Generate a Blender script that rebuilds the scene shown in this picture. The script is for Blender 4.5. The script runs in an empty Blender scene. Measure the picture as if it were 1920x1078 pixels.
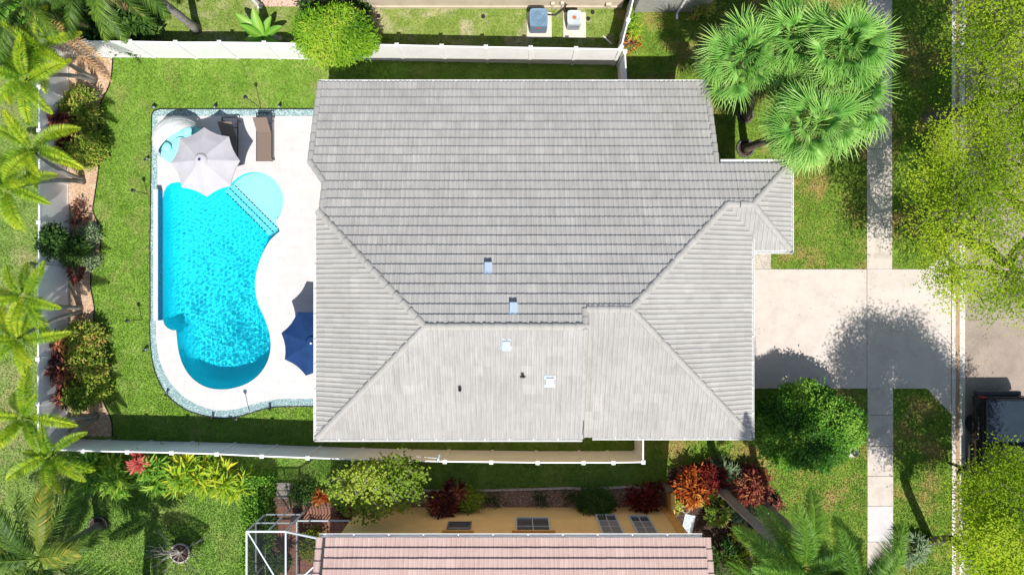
import bpy, math, random
import numpy as np
from mathutils import Vector, Matrix
from mathutils.geometry import tessellate_polygon, delaunay_2d_cdt

R = random.Random(11)
RNG = np.random.default_rng(11)
SC = bpy.context.scene
COL = SC.collection
PI = math.pi

# ------------------------------------------------------------------ camera, sky, sun, exposure
H, F = 30.0, 1333.0                       # flying height (m), focal length in photo pixels
def P(px, py, z=0.0):                     # photo pixel seen at height z -> place in the world
    s = (H - z) / F
    return Vector(((px - 960) * s, (539 - py) * s, z))
def G(px, py, z=0.0):                     # the ground spot below that place
    p = P(px, py, z); p.z = 0.0
    return p

cam = bpy.data.cameras.new('camera')
camo = bpy.data.objects.new('camera', cam); COL.objects.link(camo)
camo.location = (0, 0, H)
cam.sensor_width = 36.0
cam.lens = 36.0 * F / 1920.0
cam.clip_end = 1000.0
SC.camera = camo

SUN_D = Vector((-0.12, 0.58, -1.0)).normalized()
world = bpy.data.worlds.new('World'); SC.world = world
world.use_nodes = True
wn = world.node_tree
sky = wn.nodes.new('ShaderNodeTexSky'); sky.sky_type = 'NISHITA'; sky.sun_disc = False
sky.sun_elevation = math.asin(-SUN_D.z)
sky.sun_rotation = math.atan2(-SUN_D.x, -SUN_D.y)
wn.links.new(sky.outputs[0], wn.nodes['Background'].inputs[0])
wn.nodes['Background'].inputs[1].default_value = 0.105

sl = bpy.data.lights.new('sun', 'SUN'); sl.energy = 5.0; sl.angle = math.radians(0.5); sl.color = (1.0, 0.955, 0.88)
sl.cycles.is_caustics_light = True
slo = bpy.data.objects.new('sun', sl); COL.objects.link(slo)
slo.location = (3, -15, 40)
slo.rotation_euler = SUN_D.to_track_quat('-Z', 'Y').to_euler()

SC.view_settings.view_transform = 'Standard'
SC.view_settings.look = 'None'
SC.view_settings.gamma = 1.0
SC.view_settings.use_curve_mapping = False
SC.view_settings.exposure = 0.36
SC.cycles.use_denoising = True
SC.cycles.max_bounces = 8
SC.cycles.transparent_max_bounces = 12

# ------------------------------------------------------------------ materials
MATS = {}
def newmat(name):
    m = bpy.data.materials.new(name); m.use_nodes = True
    MATS[name] = m
    nt = m.node_tree
    return m, nt, nt.nodes['Principled BSDF']
def setp(b, rough=0.8, spec=0.3, metal=0.0):
    b.inputs['Roughness'].default_value = rough
    b.inputs['Specular IOR Level'].default_value = spec
    b.inputs['Metallic'].default_value = metal
def rgba(c): return (c[0], c[1], c[2], 1.0)
def ramp(nt, stops, interp='LINEAR'):
    r = nt.nodes.new('ShaderNodeValToRGB'); e = r.color_ramp.elements
    r.color_ramp.interpolation = interp
    while len(e) < len(stops): e.new(0.5)
    for i, (p, c) in enumerate(stops):
        e[i].position = p; e[i].color = rgba(c)
    return r
def posn(nt, scale=(1, 1, 1), obj=False):
    g = nt.nodes.new('ShaderNodeTexCoord') if obj else nt.nodes.new('ShaderNodeNewGeometry')
    mp = nt.nodes.new('ShaderNodeMapping'); mp.inputs['Scale'].default_value = scale
    nt.links.new(g.outputs['Object' if obj else 'Position'], mp.inputs[0])
    return mp.outputs[0]
def noise(nt, vec, scale, detail=4, rough=0.55, dist=0.0):
    n = nt.nodes.new('ShaderNodeTexNoise')
    n.inputs['Scale'].default_value = scale; n.inputs['Detail'].default_value = detail
    n.inputs['Roughness'].default_value = rough; n.inputs['Distortion'].default_value = dist
    nt.links.new(vec, n.inputs['Vector'])
    return n.outputs['Fac']
def mixc(nt, fac, a, b, blend='MIX'):
    m = nt.nodes.new('ShaderNodeMix'); m.data_type = 'RGBA'; m.blend_type = blend
    for sock, val in ((m.inputs[0], fac), (m.inputs[6], a), (m.inputs[7], b)):
        if hasattr(val, 'links'): nt.links.new(val, sock)
        elif isinstance(val, (int, float)): sock.default_value = val
        else: sock.default_value = rgba(val)
    return m.outputs[2]
def math_(nt, op, a, b=0.0, c=None):
    m = nt.nodes.new('ShaderNodeMath'); m.operation = op
    for i, val in enumerate((a, b) if c is None else (a, b, c)):
        if hasattr(val, 'links'): nt.links.new(val, m.inputs[i])
        else: m.inputs[i].default_value = val
    return m.outputs[0]
def bump(nt, b, h, strength, dist=0.02):
    n = nt.nodes.new('ShaderNodeBump'); n.inputs['Strength'].default_value = strength; n.inputs['Distance'].default_value = dist
    nt.links.new(h, n.inputs['Height']); nt.links.new(n.outputs[0], b.inputs['Normal'])
def plain(name, c, rough=0.6, spec=0.35, metal=0.0, var=0.12, scale=6.0, bmp=0.0, bscale=60.0, obj=False, stretch=(1, 1, 1)):
    m, nt, b = newmat(name); setp(b, rough, spec, metal)
    v = posn(nt, stretch, obj)
    n = noise(nt, v, scale, 5)
    lo = tuple(x * (1 - var) for x in c); hi = tuple(min(1, x * (1 + var)) for x in c)
    r = ramp(nt, [(0.3, lo), (0.7, hi)]); nt.links.new(n, r.inputs[0]); nt.links.new(r.outputs[0], b.inputs['Base Color'])
    if bmp: bump(nt, b, noise(nt, v, bscale, 3), bmp)
    return m
def tone_fac(nt, amount=1.0):
    a = nt.nodes.new('ShaderNodeAttribute'); a.attribute_name = 'tone'
    oi = nt.nodes.new('ShaderNodeObjectInfo')
    return a.outputs['Fac'], oi.outputs['Random']
def leaf(name, stops, trans=0.35, rough=0.5, spec=0.3, objvar=0.25):
    m, nt, b = newmat(name); setp(b, rough, spec)
    t, rnd = tone_fac(nt)
    f = math_(nt, 'ADD', t, math_(nt, 'MULTIPLY', math_(nt, 'SUBTRACT', rnd, 0.5), objvar))
    r = ramp(nt, stops); nt.links.new(f, r.inputs[0])
    nt.links.new(r.outputs[0], b.inputs['Base Color'])
    tr = nt.nodes.new('ShaderNodeBsdfTranslucent'); nt.links.new(r.outputs[0], tr.inputs[0])
    mx = nt.nodes.new('ShaderNodeMixShader'); mx.inputs[0].default_value = trans
    nt.links.new(b.outputs[0], mx.inputs[1]); nt.links.new(tr.outputs[0], mx.inputs[2])
    nt.links.new(mx.outputs[0], nt.nodes['Material Output'].inputs[0])
    return m
def grassmat(name, stops, patch, patch_amt=0.5, patch_scale=0.35, bmp=0.6):
    m, nt, b = newmat(name); setp(b, 0.75, 0.15)
    v = posn(nt)
    n1 = noise(nt, v, 1.1, 6, 0.7)
    n2 = noise(nt, v, 14.0, 3, 0.7)
    t, _ = tone_fac(nt)
    f = math_(nt, 'ADD', math_(nt, 'MULTIPLY', n1, 0.65), math_(nt, 'ADD', math_(nt, 'MULTIPLY', n2, 0.35), math_(nt, 'MULTIPLY', t, 0.11)))
    r = ramp(nt, stops); nt.links.new(f, r.inputs[0])
    n3 = noise(nt, v, patch_scale, 6, 0.68)
    rp = ramp(nt, [(0.5, (0, 0, 0)), (0.68, (patch_amt,) * 3)]); nt.links.new(n3, rp.inputs[0])
    c = mixc(nt, rp.outputs[0], r.outputs[0], patch)
    nt.links.new(c, b.inputs['Base Color'])
    if bmp: bump(nt, b, noise(nt, v, 30.0, 3, 0.7), bmp, 0.05)
    return m

M_YARD = grassmat('yard_grass', [(0.32, (0.105, 0.21, 0.020)), (0.5, (0.165, 0.30, 0.036)), (0.68, (0.255, 0.38, 0.07))], (0.34, 0.33, 0.12), 0.5, 0.8)
M_WEST = grassmat('dry_grass', [(0.35, (0.12, 0.21, 0.035)), (0.52, (0.19, 0.29, 0.06)), (0.66, (0.28, 0.36, 0.11))], (0.42, 0.35, 0.20), 0.7, 0.45)
M_NORTH = grassmat('patchy_grass', [(0.35, (0.12, 0.19, 0.03)), (0.5, (0.19, 0.27, 0.05)), (0.66, (0.30, 0.33, 0.11))], (0.50, 0.42, 0.30), 0.85, 0.75)
M_FRONT = grassmat('front_grass', [(0.35, (0.085, 0.17, 0.018)), (0.5, (0.15, 0.25, 0.03)), (0.66, (0.24, 0.31, 0.05))], (0.40, 0.24, 0.11), 0.75, 0.55)
M_SOUTH = grassmat('south_grass', [(0.35, (0.085, 0.18, 0.022)), (0.5, (0.15, 0.275, 0.042)), (0.66, (0.23, 0.345, 0.075))], (0.30, 0.32, 0.10), 0.5, 0.6)

def concrete(name, c, dark, rough=0.85, scale=1.3):
    m, nt, b = newmat(name); setp(b, rough, 0.2)
    v = posn(nt)
    r = ramp(nt, [(0.28, dark), (0.52, c), (0.8, tuple(min(1, x * 1.08) for x in c))])
    nt.links.new(noise(nt, v, scale, 8, 0.65), r.inputs[0])
    sp = ramp(nt, [(0.30, (0.72, 0.70, 0.68)), (0.40, (1, 1, 1))]); nt.links.new(noise(nt, v, 38.0, 2, 0.5), sp.inputs[0])
    c1 = mixc(nt, 0.35, r.outputs[0], sp.outputs[0], 'MULTIPLY')
    st = ramp(nt, [(0.55, (1, 1, 1)), (0.78, (0.80, 0.75, 0.69))]); nt.links.new(noise(nt, posn(nt, (0.5, 2.2, 1)), 1.1, 6, 0.7), st.inputs[0])
    c2 = mixc(nt, 0.6, c1, st.outputs[0], 'MULTIPLY')
    oil = ramp(nt, [(0.70, (1, 1, 1)), (0.80, (0.62, 0.58, 0.55))]); nt.links.new(noise(nt, v, 2.4, 5, 0.5), oil.inputs[0])
    c3 = mixc(nt, 0.8, c2, oil.outputs[0], 'MULTIPLY')
    pit = ramp(nt, [(0.72, (1, 1, 1)), (0.76, (0.45, 0.42, 0.40))]); nt.links.new(noise(nt, v, 11.0, 2, 0.4), pit.inputs[0])
    nt.links.new(mixc(nt, 0.7, c3, pit.outputs[0], 'MULTIPLY'), b.inputs['Base Color'])
    bump(nt, b, noise(nt, v, 55.0, 3), 0.25, 0.01)
    return m
M_CONC = concrete('driveway_concrete', (0.51, 0.455, 0.42), (0.435, 0.385, 0.355))
M_WALK = concrete('sidewalk_concrete', (0.50, 0.445, 0.40), (0.38, 0.335, 0.30), scale=1.7)
M_GUTC = concrete('gutter_concrete', (0.55, 0.52, 0.49), (0.44, 0.41, 0.38))
M_RUST = concrete('rust_stained_concrete', (0.36, 0.24, 0.155), (0.25, 0.17, 0.12), scale=3)
def asphalt():
    m, nt, b = newmat('asphalt'); setp(b, 0.9, 0.2)
    v = posn(nt)
    r = ramp(nt, [(0.3, (0.23, 0.19, 0.16)), (0.55, (0.31, 0.26, 0.22)), (0.75, (0.37, 0.305, 0.255))]); nt.links.new(noise(nt, v, 0.8, 7, 0.7), r.inputs[0])
    r2 = ramp(nt, [(0.35, (0.6, 0.6, 0.6)), (0.65, (1.25, 1.2, 1.15))]); nt.links.new(noise(nt, v, 30.0, 3, 0.8), r2.inputs[0])
    nt.links.new(mixc(nt, 0.5, r.outputs[0], r2.outputs[0], 'MULTIPLY'), b.inputs['Base Color'])
    bump(nt, b, noise(nt, v, 70.0, 2), 0.5, 0.01)
    return m
M_ASPH = asphalt()
def speckle(name, stops, scale, rough=0.85):
    m, nt, b = newmat(name); setp(b, rough, 0.2)
    t, rnd = tone_fac(nt)
    f = math_(nt, 'ADD', math_(nt, 'MULTIPLY', noise(nt, posn(nt), scale, 3, 0.7), 0.6), math_(nt, 'MULTIPLY', t, 0.55))
    r = ramp(nt, stops); nt.links.new(f, r.inputs[0]); nt.links.new(r.outputs[0], b.inputs['Base Color'])
    return m
M_CHIPS = speckle('tan_chips', [(0.3, (0.40, 0.26, 0.17)), (0.55, (0.64, 0.47, 0.34)), (0.8, (0.78, 0.66, 0.54))], 22)
M_PEBBLE = speckle('pale_pebbles', [(0.3, (0.16, 0.27, 0.29)), (0.5, (0.36, 0.48, 0.49)), (0.78, (0.66, 0.73, 0.73))], 25)
M_BROWNROCK = speckle('brown_pebbles', [(0.3, (0.20, 0.13, 0.10)), (0.55, (0.42, 0.29, 0.235)), (0.8, (0.62, 0.52, 0.46))], 25)
M_MULCH = speckle('mulch', [(0.3, (0.05, 0.03, 0.025)), (0.55, (0.13, 0.08, 0.06)), (0.8, (0.26, 0.17, 0.13))], 18)

def rooftile(name, lo, mid, hi, axis):
    m, nt, b = newmat(name); setp(b, 0.85, 0.2)
    t, rnd = tone_fac(nt)
    f = math_(nt, 'FRACT', math_(nt, 'ADD', t, rnd))
    st = (26, 1.6, 1) if axis == 'x' else (1.6, 26, 1)
    streak = noise(nt, posn(nt, st), 1.0, 4, 0.7)
    big = noise(nt, posn(nt), 0.45, 5, 0.6)
    ff = math_(nt, 'ADD', math_(nt, 'MULTIPLY', f, 0.09), math_(nt, 'ADD', math_(nt, 'MULTIPLY', streak, 0.75), math_(nt, 'MULTIPLY', big, 0.30)))
    r = ramp(nt, [(0.32, lo), (0.55, mid), (0.82, hi)]); nt.links.new(ff, r.inputs[0])
    dirt = ramp(nt, [(0.25, (0.80, 0.78, 0.74)), (0.5, (1, 1, 1))]); nt.links.new(noise(nt, posn(nt), 3.2, 8, 0.75), dirt.inputs[0])
    c1 = mixc(nt, 0.55, r.outputs[0], dirt.outputs[0], 'MULTIPLY')
    odd = ramp(nt, [(0.955, (1, 1, 1)), (0.965, (1.06, 1.055, 1.05))], 'CONSTANT'); nt.links.new(f, odd.inputs[0])
    c2 = mixc(nt, 1.0, c1, odd.outputs[0], 'MULTIPLY')
    ms = (9, 0.7, 1) if axis == 'x' else (0.7, 9, 1)
    mil = ramp(nt, [(0.56, (1, 1, 1)), (0.78, (0.72, 0.70, 0.66))]); nt.links.new(noise(nt, posn(nt, ms), 1.0, 6, 0.65), mil.inputs[0])
    c3 = mixc(nt, 0.75, c2, mil.outputs[0], 'MULTIPLY')
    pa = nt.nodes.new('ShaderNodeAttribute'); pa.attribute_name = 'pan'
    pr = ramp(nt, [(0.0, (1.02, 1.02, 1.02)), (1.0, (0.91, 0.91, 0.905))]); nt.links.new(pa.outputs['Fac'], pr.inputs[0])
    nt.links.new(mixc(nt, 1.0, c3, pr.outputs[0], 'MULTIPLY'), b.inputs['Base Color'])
    bump(nt, b, noise(nt, posn(nt), 60.0, 3), 0.2, 0.01)
    return m
M_TILE_X = rooftile('grey_roof_tile', (0.272, 0.265, 0.252), (0.35, 0.341, 0.327), (0.445, 0.435, 0.417), 'x')
M_TILE_Y = rooftile('grey_roof_tile_hip', (0.28, 0.273, 0.258), (0.35, 0.342, 0.325), (0.43, 0.42, 0.40), 'y')
M_CAP = rooftile('grey_ridge_tile', (0.28, 0.272, 0.255), (0.335, 0.325, 0.305), (0.39, 0.38, 0.36), 'x')
M_PINK = rooftile('pink_roof_tile', (0.40, 0.28, 0.25), (0.51, 0.365, 0.33), (0.57, 0.455, 0.42), 'x')
M_UNDER = plain('roof_underlay', (0.05, 0.05, 0.05), 0.9)
M_WHITE = plain('white_metal', (0.80, 0.80, 0.79), 0.4, 0.5, var=0.04)
M_VINYL = plain('white_vinyl', (0.84, 0.84, 0.845), 0.38, 0.45, var=0.05, scale=1.5)
M_TAN = plain('tan_stucco', (0.55, 0.40, 0.27), 0.9, 0.2, bmp=0.3)
M_YELLOW = plain('yellow_stucco', (0.90, 0.63, 0.28), 0.9, 0.2, var=0.07, scale=2.0, bmp=0.35, bscale=40)
M_YTRIM = plain('yellow_trim', (0.74, 0.43, 0.13), 0.85, 0.2, bmp=0.2)
M_BEIGE = plain('beige_stucco', (0.50, 0.43, 0.34), 0.9, 0.2, var=0.1, scale=2, bmp=0.3)
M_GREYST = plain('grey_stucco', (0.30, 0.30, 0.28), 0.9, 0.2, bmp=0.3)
M_PINKST = plain('pink_concrete', (0.62, 0.40, 0.35), 0.9, 0.2, var=0.08)
M_BLACK = plain('black_plastic', (0.015, 0.015, 0.016), 0.5, 0.4)
M_DARK = plain('dark_metal', (0.035, 0.035, 0.038), 0.4, 0.5)
M_GLASS = plain('dark_glass', (0.10, 0.105, 0.115), 0.12, 0.6, var=0.05)
M_BLIND = plain('window_blind', (0.25, 0.24, 0.24), 0.5, 0.4)
M_GALV = plain('galvanised_steel', (0.30, 0.39, 0.50), 0.4, 0.5, 0.2, var=0.06)
M_BLUE = plain('blue_canvas', (0.010, 0.038, 0.125), 0.85, 0.2, var=0.12, scale=3, bmp=0.15, bscale=90)
M_LILAC = plain('grey_canvas', (0.42, 0.41, 0.44), 0.85, 0.2, var=0.06, scale=2.5, bmp=0.15, bscale=90)
M_CANVASW = plain('white_canvas', (0.74, 0.74, 0.72), 0.85, 0.2, var=0.05)
M_AQUA = plain('aqua_cushion', (0.26, 0.62, 0.66), 0.85, 0.2, var=0.06, scale=4)
M_AQUAD = plain('aqua_trim', (0.10, 0.36, 0.41), 0.85, 0.2)
M_WICKER = plain('grey_wicker', (0.35, 0.36, 0.36), 0.8, 0.2, var=0.2, scale=40, bmp=0.4)
M_SLING = plain('brown_sling', (0.175, 0.132, 0.110), 0.85, 0.2, var=0.2, scale=45, bmp=0.3)
M_TERRA = plain('terracotta', (0.52, 0.20, 0.09), 0.85, 0.2)
M_STONE = plain('stone', (0.42, 0.38, 0.35), 0.9, 0.2, var=0.3, scale=9, bmp=0.4)
M_BARK = plain('bark', (0.16, 0.125, 0.10), 0.9, 0.2, var=0.35, scale=10, bmp=0.6, bscale=25)
M_LIMB = plain('street_tree_limb', (0.15, 0.13, 0.11), 0.9, 0.2, var=0.25, scale=12, bmp=0.4)
M_GREYBARK = plain('pale_branch', (0.30, 0.275, 0.25), 0.9, 0.2, var=0.25, scale=12, bmp=0.4)
M_PALMTRUNK = plain('palm_trunk', (0.27, 0.25, 0.225), 0.9, 0.2, var=0.25, scale=4, bmp=0.5, bscale=14, stretch=(0.6, 0.6, 4))
M_POOLT = plain('pool_blue_tile', (0.012, 0.12, 0.30), 0.25, 0.5, var=0.45, scale=30)
M_TRUCK = plain('dark_paint', (0.012, 0.014, 0.018), 0.18, 0.6, var=0.05)
M_TONN = plain('bed_cover', (0.022, 0.033, 0.048), 0.8, 0.05, var=0.15, scale=3)
M_RED = plain('tail_light', (0.35, 0.02, 0.015), 0.25, 0.5)
M_RUBBER = plain('rubber', (0.012, 0.012, 0.012), 0.85, 0.2)
M_ACBLUE = plain('blue_grey_metal', (0.13, 0.22, 0.31), 0.5, 0.4, var=0.1)
M_ACGREY = plain('light_grey_metal', (0.42, 0.47, 0.50), 0.5, 0.4, var=0.1)
M_LOUV = plain('louvre_grey', (0.10, 0.115, 0.15), 0.6, 0.3)
M_DKSTONE = plain('dark_stone', (0.11, 0.10, 0.095), 0.9, 0.2, var=0.3, scale=9)
M_MAT = plain('woven_mat', (0.45, 0.52, 0.55), 0.9, 0.1, var=0.5, scale=14)
M_PADC = concrete('pad_concrete', (0.56, 0.51, 0.44), (0.46, 0.42, 0.37), scale=2.5)
M_NEWC = concrete('new_slab_concrete', (0.49, 0.475, 0.48), (0.45, 0.43, 0.43))
M_ORANGE = plain('rusty_hub', (0.40, 0.12, 0.05), 0.8, 0.2)
M_ALU = plain('white_aluminium', (0.55, 0.60, 0.64), 0.4, 0.5, var=0.04)
M_REDBADGE = plain('red_badge', (0.6, 0.04, 0.05), 0.5)
M_GREYSLAT = plain('grey_slat', (0.16, 0.165, 0.18), 0.6)

def paver_mat():
    m, nt, b = newmat('travertine'); setp(b, 0.7, 0.3)
    _, rnd = tone_fac(nt)
    r = ramp(nt, [(0.0, (0.515, 0.498, 0.50)), (0.6, (0.53, 0.513, 0.515)), (1.0, (0.54, 0.525, 0.527))]); nt.links.new(rnd, r.inputs[0])
    v = posn(nt)
    d = ramp(nt, [(0.3, (0.90, 0.88, 0.87)), (0.6, (1, 1, 1))]); nt.links.new(noise(nt, v, 2.2, 8, 0.7), d.inputs[0])
    nt.links.new(mixc(nt, 0.8, r.outputs[0], d.outputs[0], 'MULTIPLY'), b.inputs['Base Color'])
    bump(nt, b, noise(nt, v, 40, 3), 0.15, 0.01)
    return m
M_PAVER = paver_mat()
M_GROUT = plain('pale_grout', (0.53, 0.513, 0.514), 0.9)
M_PLASTER = plain('pool_plaster', (0.02, 0.76, 0.86), 0.7, 0.2, var=0.06, scale=1.2)
M_SHELF = plain('pale_pool_plaster', (0.60, 0.79, 0.82), 0.7, 0.2, var=0.05, scale=8)
M_STEP = plain('step_plaster', (0.25, 0.72, 0.83), 0.7, 0.2, var=0.06, scale=2)
def water_mat():
    m, nt, b = newmat('pool_water'); nt.nodes.remove(b)
    g = nt.nodes.new('ShaderNodeBsdfGlass'); g.inputs['Roughness'].default_value = 0.0; g.inputs['IOR'].default_value = 1.33
    g.inputs[0].default_value = (0.80, 0.97, 1.0, 1)
    nt.links.new(g.outputs[0], nt.nodes['Material Output'].inputs[0])
    return m
M_WATER = water_mat()
def screen_mat():
    m, nt, b = newmat('insect_screen'); b.inputs['Base Color'].default_value = (0.02, 0.022, 0.025, 1); setp(b, 0.9, 0.1)
    t = nt.nodes.new('ShaderNodeBsdfTransparent')
    mx = nt.nodes.new('ShaderNodeMixShader'); mx.inputs[0].default_value = 0.42
    nt.links.new(t.outputs[0], mx.inputs[1]); nt.links.new(b.outputs[0], mx.inputs[2])
    nt.links.new(mx.outputs[0], nt.nodes['Material Output'].inputs[0])
    return m
M_SCREEN = screen_mat()
def brick_mat():
    m, nt, b = newmat('red_brick_pavers'); setp(b, 0.85, 0.2)
    br = nt.nodes.new('ShaderNodeTexBrick'); nt.links.new(posn(nt), br.inputs['Vector'])
    br.inputs['Color1'].default_value = (0.42, 0.20, 0.145, 1); br.inputs['Color2'].default_value = (0.33, 0.165, 0.125, 1); br.inputs['Mortar'].default_value = (0.16, 0.11, 0.09, 1)
    br.inputs['Scale'].default_value = 1.0; br.inputs['Brick Width'].default_value = 0.3; br.inputs['Row Height'].default_value = 0.3; br.inputs['Mortar Size'].default_value = 0.012
    br.offset = 0.0
    nt.links.new(br.outputs['Color'], b.inputs['Base Color'])
    return m
M_BRICK = brick_mat()

# foliage
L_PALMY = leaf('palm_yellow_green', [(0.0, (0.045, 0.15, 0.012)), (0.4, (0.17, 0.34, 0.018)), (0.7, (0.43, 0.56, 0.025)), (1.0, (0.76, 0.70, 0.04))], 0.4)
L_PALMG = leaf('palm_mid_green', [(0.0, (0.03, 0.10, 0.012)), (0.5, (0.095, 0.24, 0.022)), (1.0, (0.24, 0.40, 0.045))], 0.35)
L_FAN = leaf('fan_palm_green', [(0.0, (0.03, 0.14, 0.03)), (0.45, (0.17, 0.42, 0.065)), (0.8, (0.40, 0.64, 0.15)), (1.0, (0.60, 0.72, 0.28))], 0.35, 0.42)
L_COCO = leaf('coconut_green', [(0.0, (0.035, 0.08, 0.010)), (0.5, (0.10, 0.18, 0.018)), (0.85, (0.26, 0.29, 0.035)), (1.0, (0.50, 0.32, 0.06))], 0.3)
L_DEAD = leaf('dead_frond_brown', [(0.0, (0.24, 0.11, 0.05)), (0.5, (0.46, 0.26, 0.125)), (1.0, (0.62, 0.42, 0.24))], 0.2)
L_COCOD = leaf('dark_coconut_green', [(0.0, (0.016, 0.05, 0.007)), (0.6, (0.055, 0.13, 0.013)), (1.0, (0.19, 0.29, 0.025))], 0.3)
L_DARK = leaf('dark_green', [(0.0, (0.018, 0.055, 0.010)), (0.5, (0.045, 0.115, 0.018)), (1.0, (0.12, 0.22, 0.04))], 0.3)
L_ROUND = leaf('clipped_green', [(0.0, (0.028, 0.11, 0.009)), (0.5, (0.11, 0.29, 0.02)), (1.0, (0.31, 0.52, 0.07))], 0.3)
L_MANGO = leaf('bright_mango_green', [(0.0, (0.07, 0.19, 0.01)), (0.45, (0.19, 0.40, 0.018)), (0.85, (0.36, 0.56, 0.04)), (1.0, (0.46, 0.56, 0.07))], 0.4)
L_OAK = leaf('street_tree_lime', [(0.0, (0.17, 0.29, 0.02)), (0.4, (0.35, 0.51, 0.03)), (0.75, (0.52, 0.66, 0.05)), (1.0, (0.66, 0.72, 0.09))], 0.6, 0.75, 0.1)
L_LIME = leaf('lime_leaf', [(0.0, (0.09, 0.18, 0.015)), (0.5, (0.23, 0.36, 0.03)), (1.0, (0.42, 0.50, 0.07))], 0.4)
L_YGREEN = leaf('variegated_shrub', [(0.0, (0.07, 0.15, 0.015)), (0.5, (0.22, 0.34, 0.03)), (0.85, (0.50, 0.52, 0.09)), (1.0, (0.58, 0.36, 0.12))], 0.35)
L_BURG = leaf('burgundy_leaf', [(0.0, (0.035, 0.009, 0.012)), (0.55, (0.13, 0.024, 0.026)), (0.85, (0.32, 0.085, 0.05)), (1.0, (0.48, 0.21, 0.08))], 0.25)
L_CROTON = leaf('orange_croton', [(0.0, (0.10, 0.012, 0.008)), (0.4, (0.36, 0.06, 0.012)), (0.75, (0.60, 0.20, 0.03)), (1.0, (0.62, 0.44, 0.10))], 0.3)
L_REDLEAF = leaf('red_leaf', [(0.0, (0.05, 0.006, 0.008)), (0.5, (0.18, 0.014, 0.016)), (1.0, (0.38, 0.06, 0.04))], 0.3)
L_PINKB = leaf('coral_bromeliad', [(0.0, (0.32, 0.045, 0.045)), (0.6, (0.55, 0.11, 0.09)), (1.0, (0.68, 0.26, 0.18))], 0.3)
L_GINGER = leaf('ginger_green', [(0.0, (0.05, 0.16, 0.014)), (0.5, (0.16, 0.36, 0.03)), (1.0, (0.38, 0.54, 0.06))], 0.35)
L_YELLOWG = leaf('yellow_ginger', [(0.0, (0.10, 0.24, 0.015)), (0.5, (0.26, 0.44, 0.025)), (0.85, (0.55, 0.60, 0.04)), (1.0, (0.78, 0.66, 0.05))], 0.4)
L_BANANA = leaf('banana_leaf', [(0.0, (0.08, 0.27, 0.02)), (0.6, (0.15, 0.40, 0.03)), (1.0, (0.34, 0.55, 0.10))], 0.4, 0.4)
L_AGAVE = leaf('grey_green_blade', [(0.0, (0.07, 0.13, 0.07)), (0.5, (0.16, 0.25, 0.13)), (1.0, (0.36, 0.42, 0.22))], 0.25)

# ------------------------------------------------------------------ mesh helpers
def link(o, parent=None):
    COL.objects.link(o)
    if parent is not None: o.parent = parent
    return o
def tag(o, label=None, cat=None, group=None, kind=None):
    if label: o['label'] = label
    if cat: o['category'] = cat
    if group: o['group'] = group
    if kind: o['kind'] = kind
    return o
def thing(name, label, cat, loc=(0, 0, 0), rz=0.0, group=None):
    o = bpy.data.objects.new(name, None); COL.objects.link(o)
    o.empty_display_size = 0.2
    o.location = loc; o.rotation_euler = (0, 0, rz)
    return tag(o, label, cat, group)
def obj(name, me, parent=None, loc=(0, 0, 0), mat4=None):
    o = bpy.data.objects.new(name, me)
    link(o, parent)
    if mat4 is not None: o.matrix_basis = mat4
    else: o.location = loc
    return o
def np_mesh(name, V, Fc, mat, tone=None, smooth=False, pan=None):
    V = np.ascontiguousarray(V, dtype=np.float32); Fc = np.ascontiguousarray(Fc, dtype=np.int32)
    me = bpy.data.meshes.new(name)
    k = Fc.shape[1]; n = len(Fc)
    me.vertices.add(len(V)); me.vertices.foreach_set('co', V.ravel())
    me.loops.add(n * k); me.loops.foreach_set('vertex_index', Fc.ravel())
    me.polygons.add(n)
    me.polygons.foreach_set('loop_start', np.arange(0, n * k, k, dtype=np.int32))
    me.polygons.foreach_set('loop_total', np.full(n, k, dtype=np.int32))
    me.update(calc_edges=True)
    if tone is not None:
        a = me.attributes.new('tone', 'FLOAT', 'POINT'); a.data.foreach_set('value', np.ascontiguousarray(tone, dtype=np.float32))
    if pan is not None:
        a = me.attributes.new('pan', 'FLOAT', 'POINT'); a.data.foreach_set('value', np.ascontiguousarray(pan, dtype=np.float32))
    me.materials.append(mat)
    if smooth: me.shade_smooth()
    else: me.shade_flat()
    return me
def tess(poly):                       # poly: list of 2-D points (holes as further lists)
    polys = poly if isinstance(poly[0][0], (list, tuple, Vector)) else [poly]
    return tessellate_polygon([[Vector((p[0], p[1], 0)) for p in pl] for pl in polys])

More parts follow.
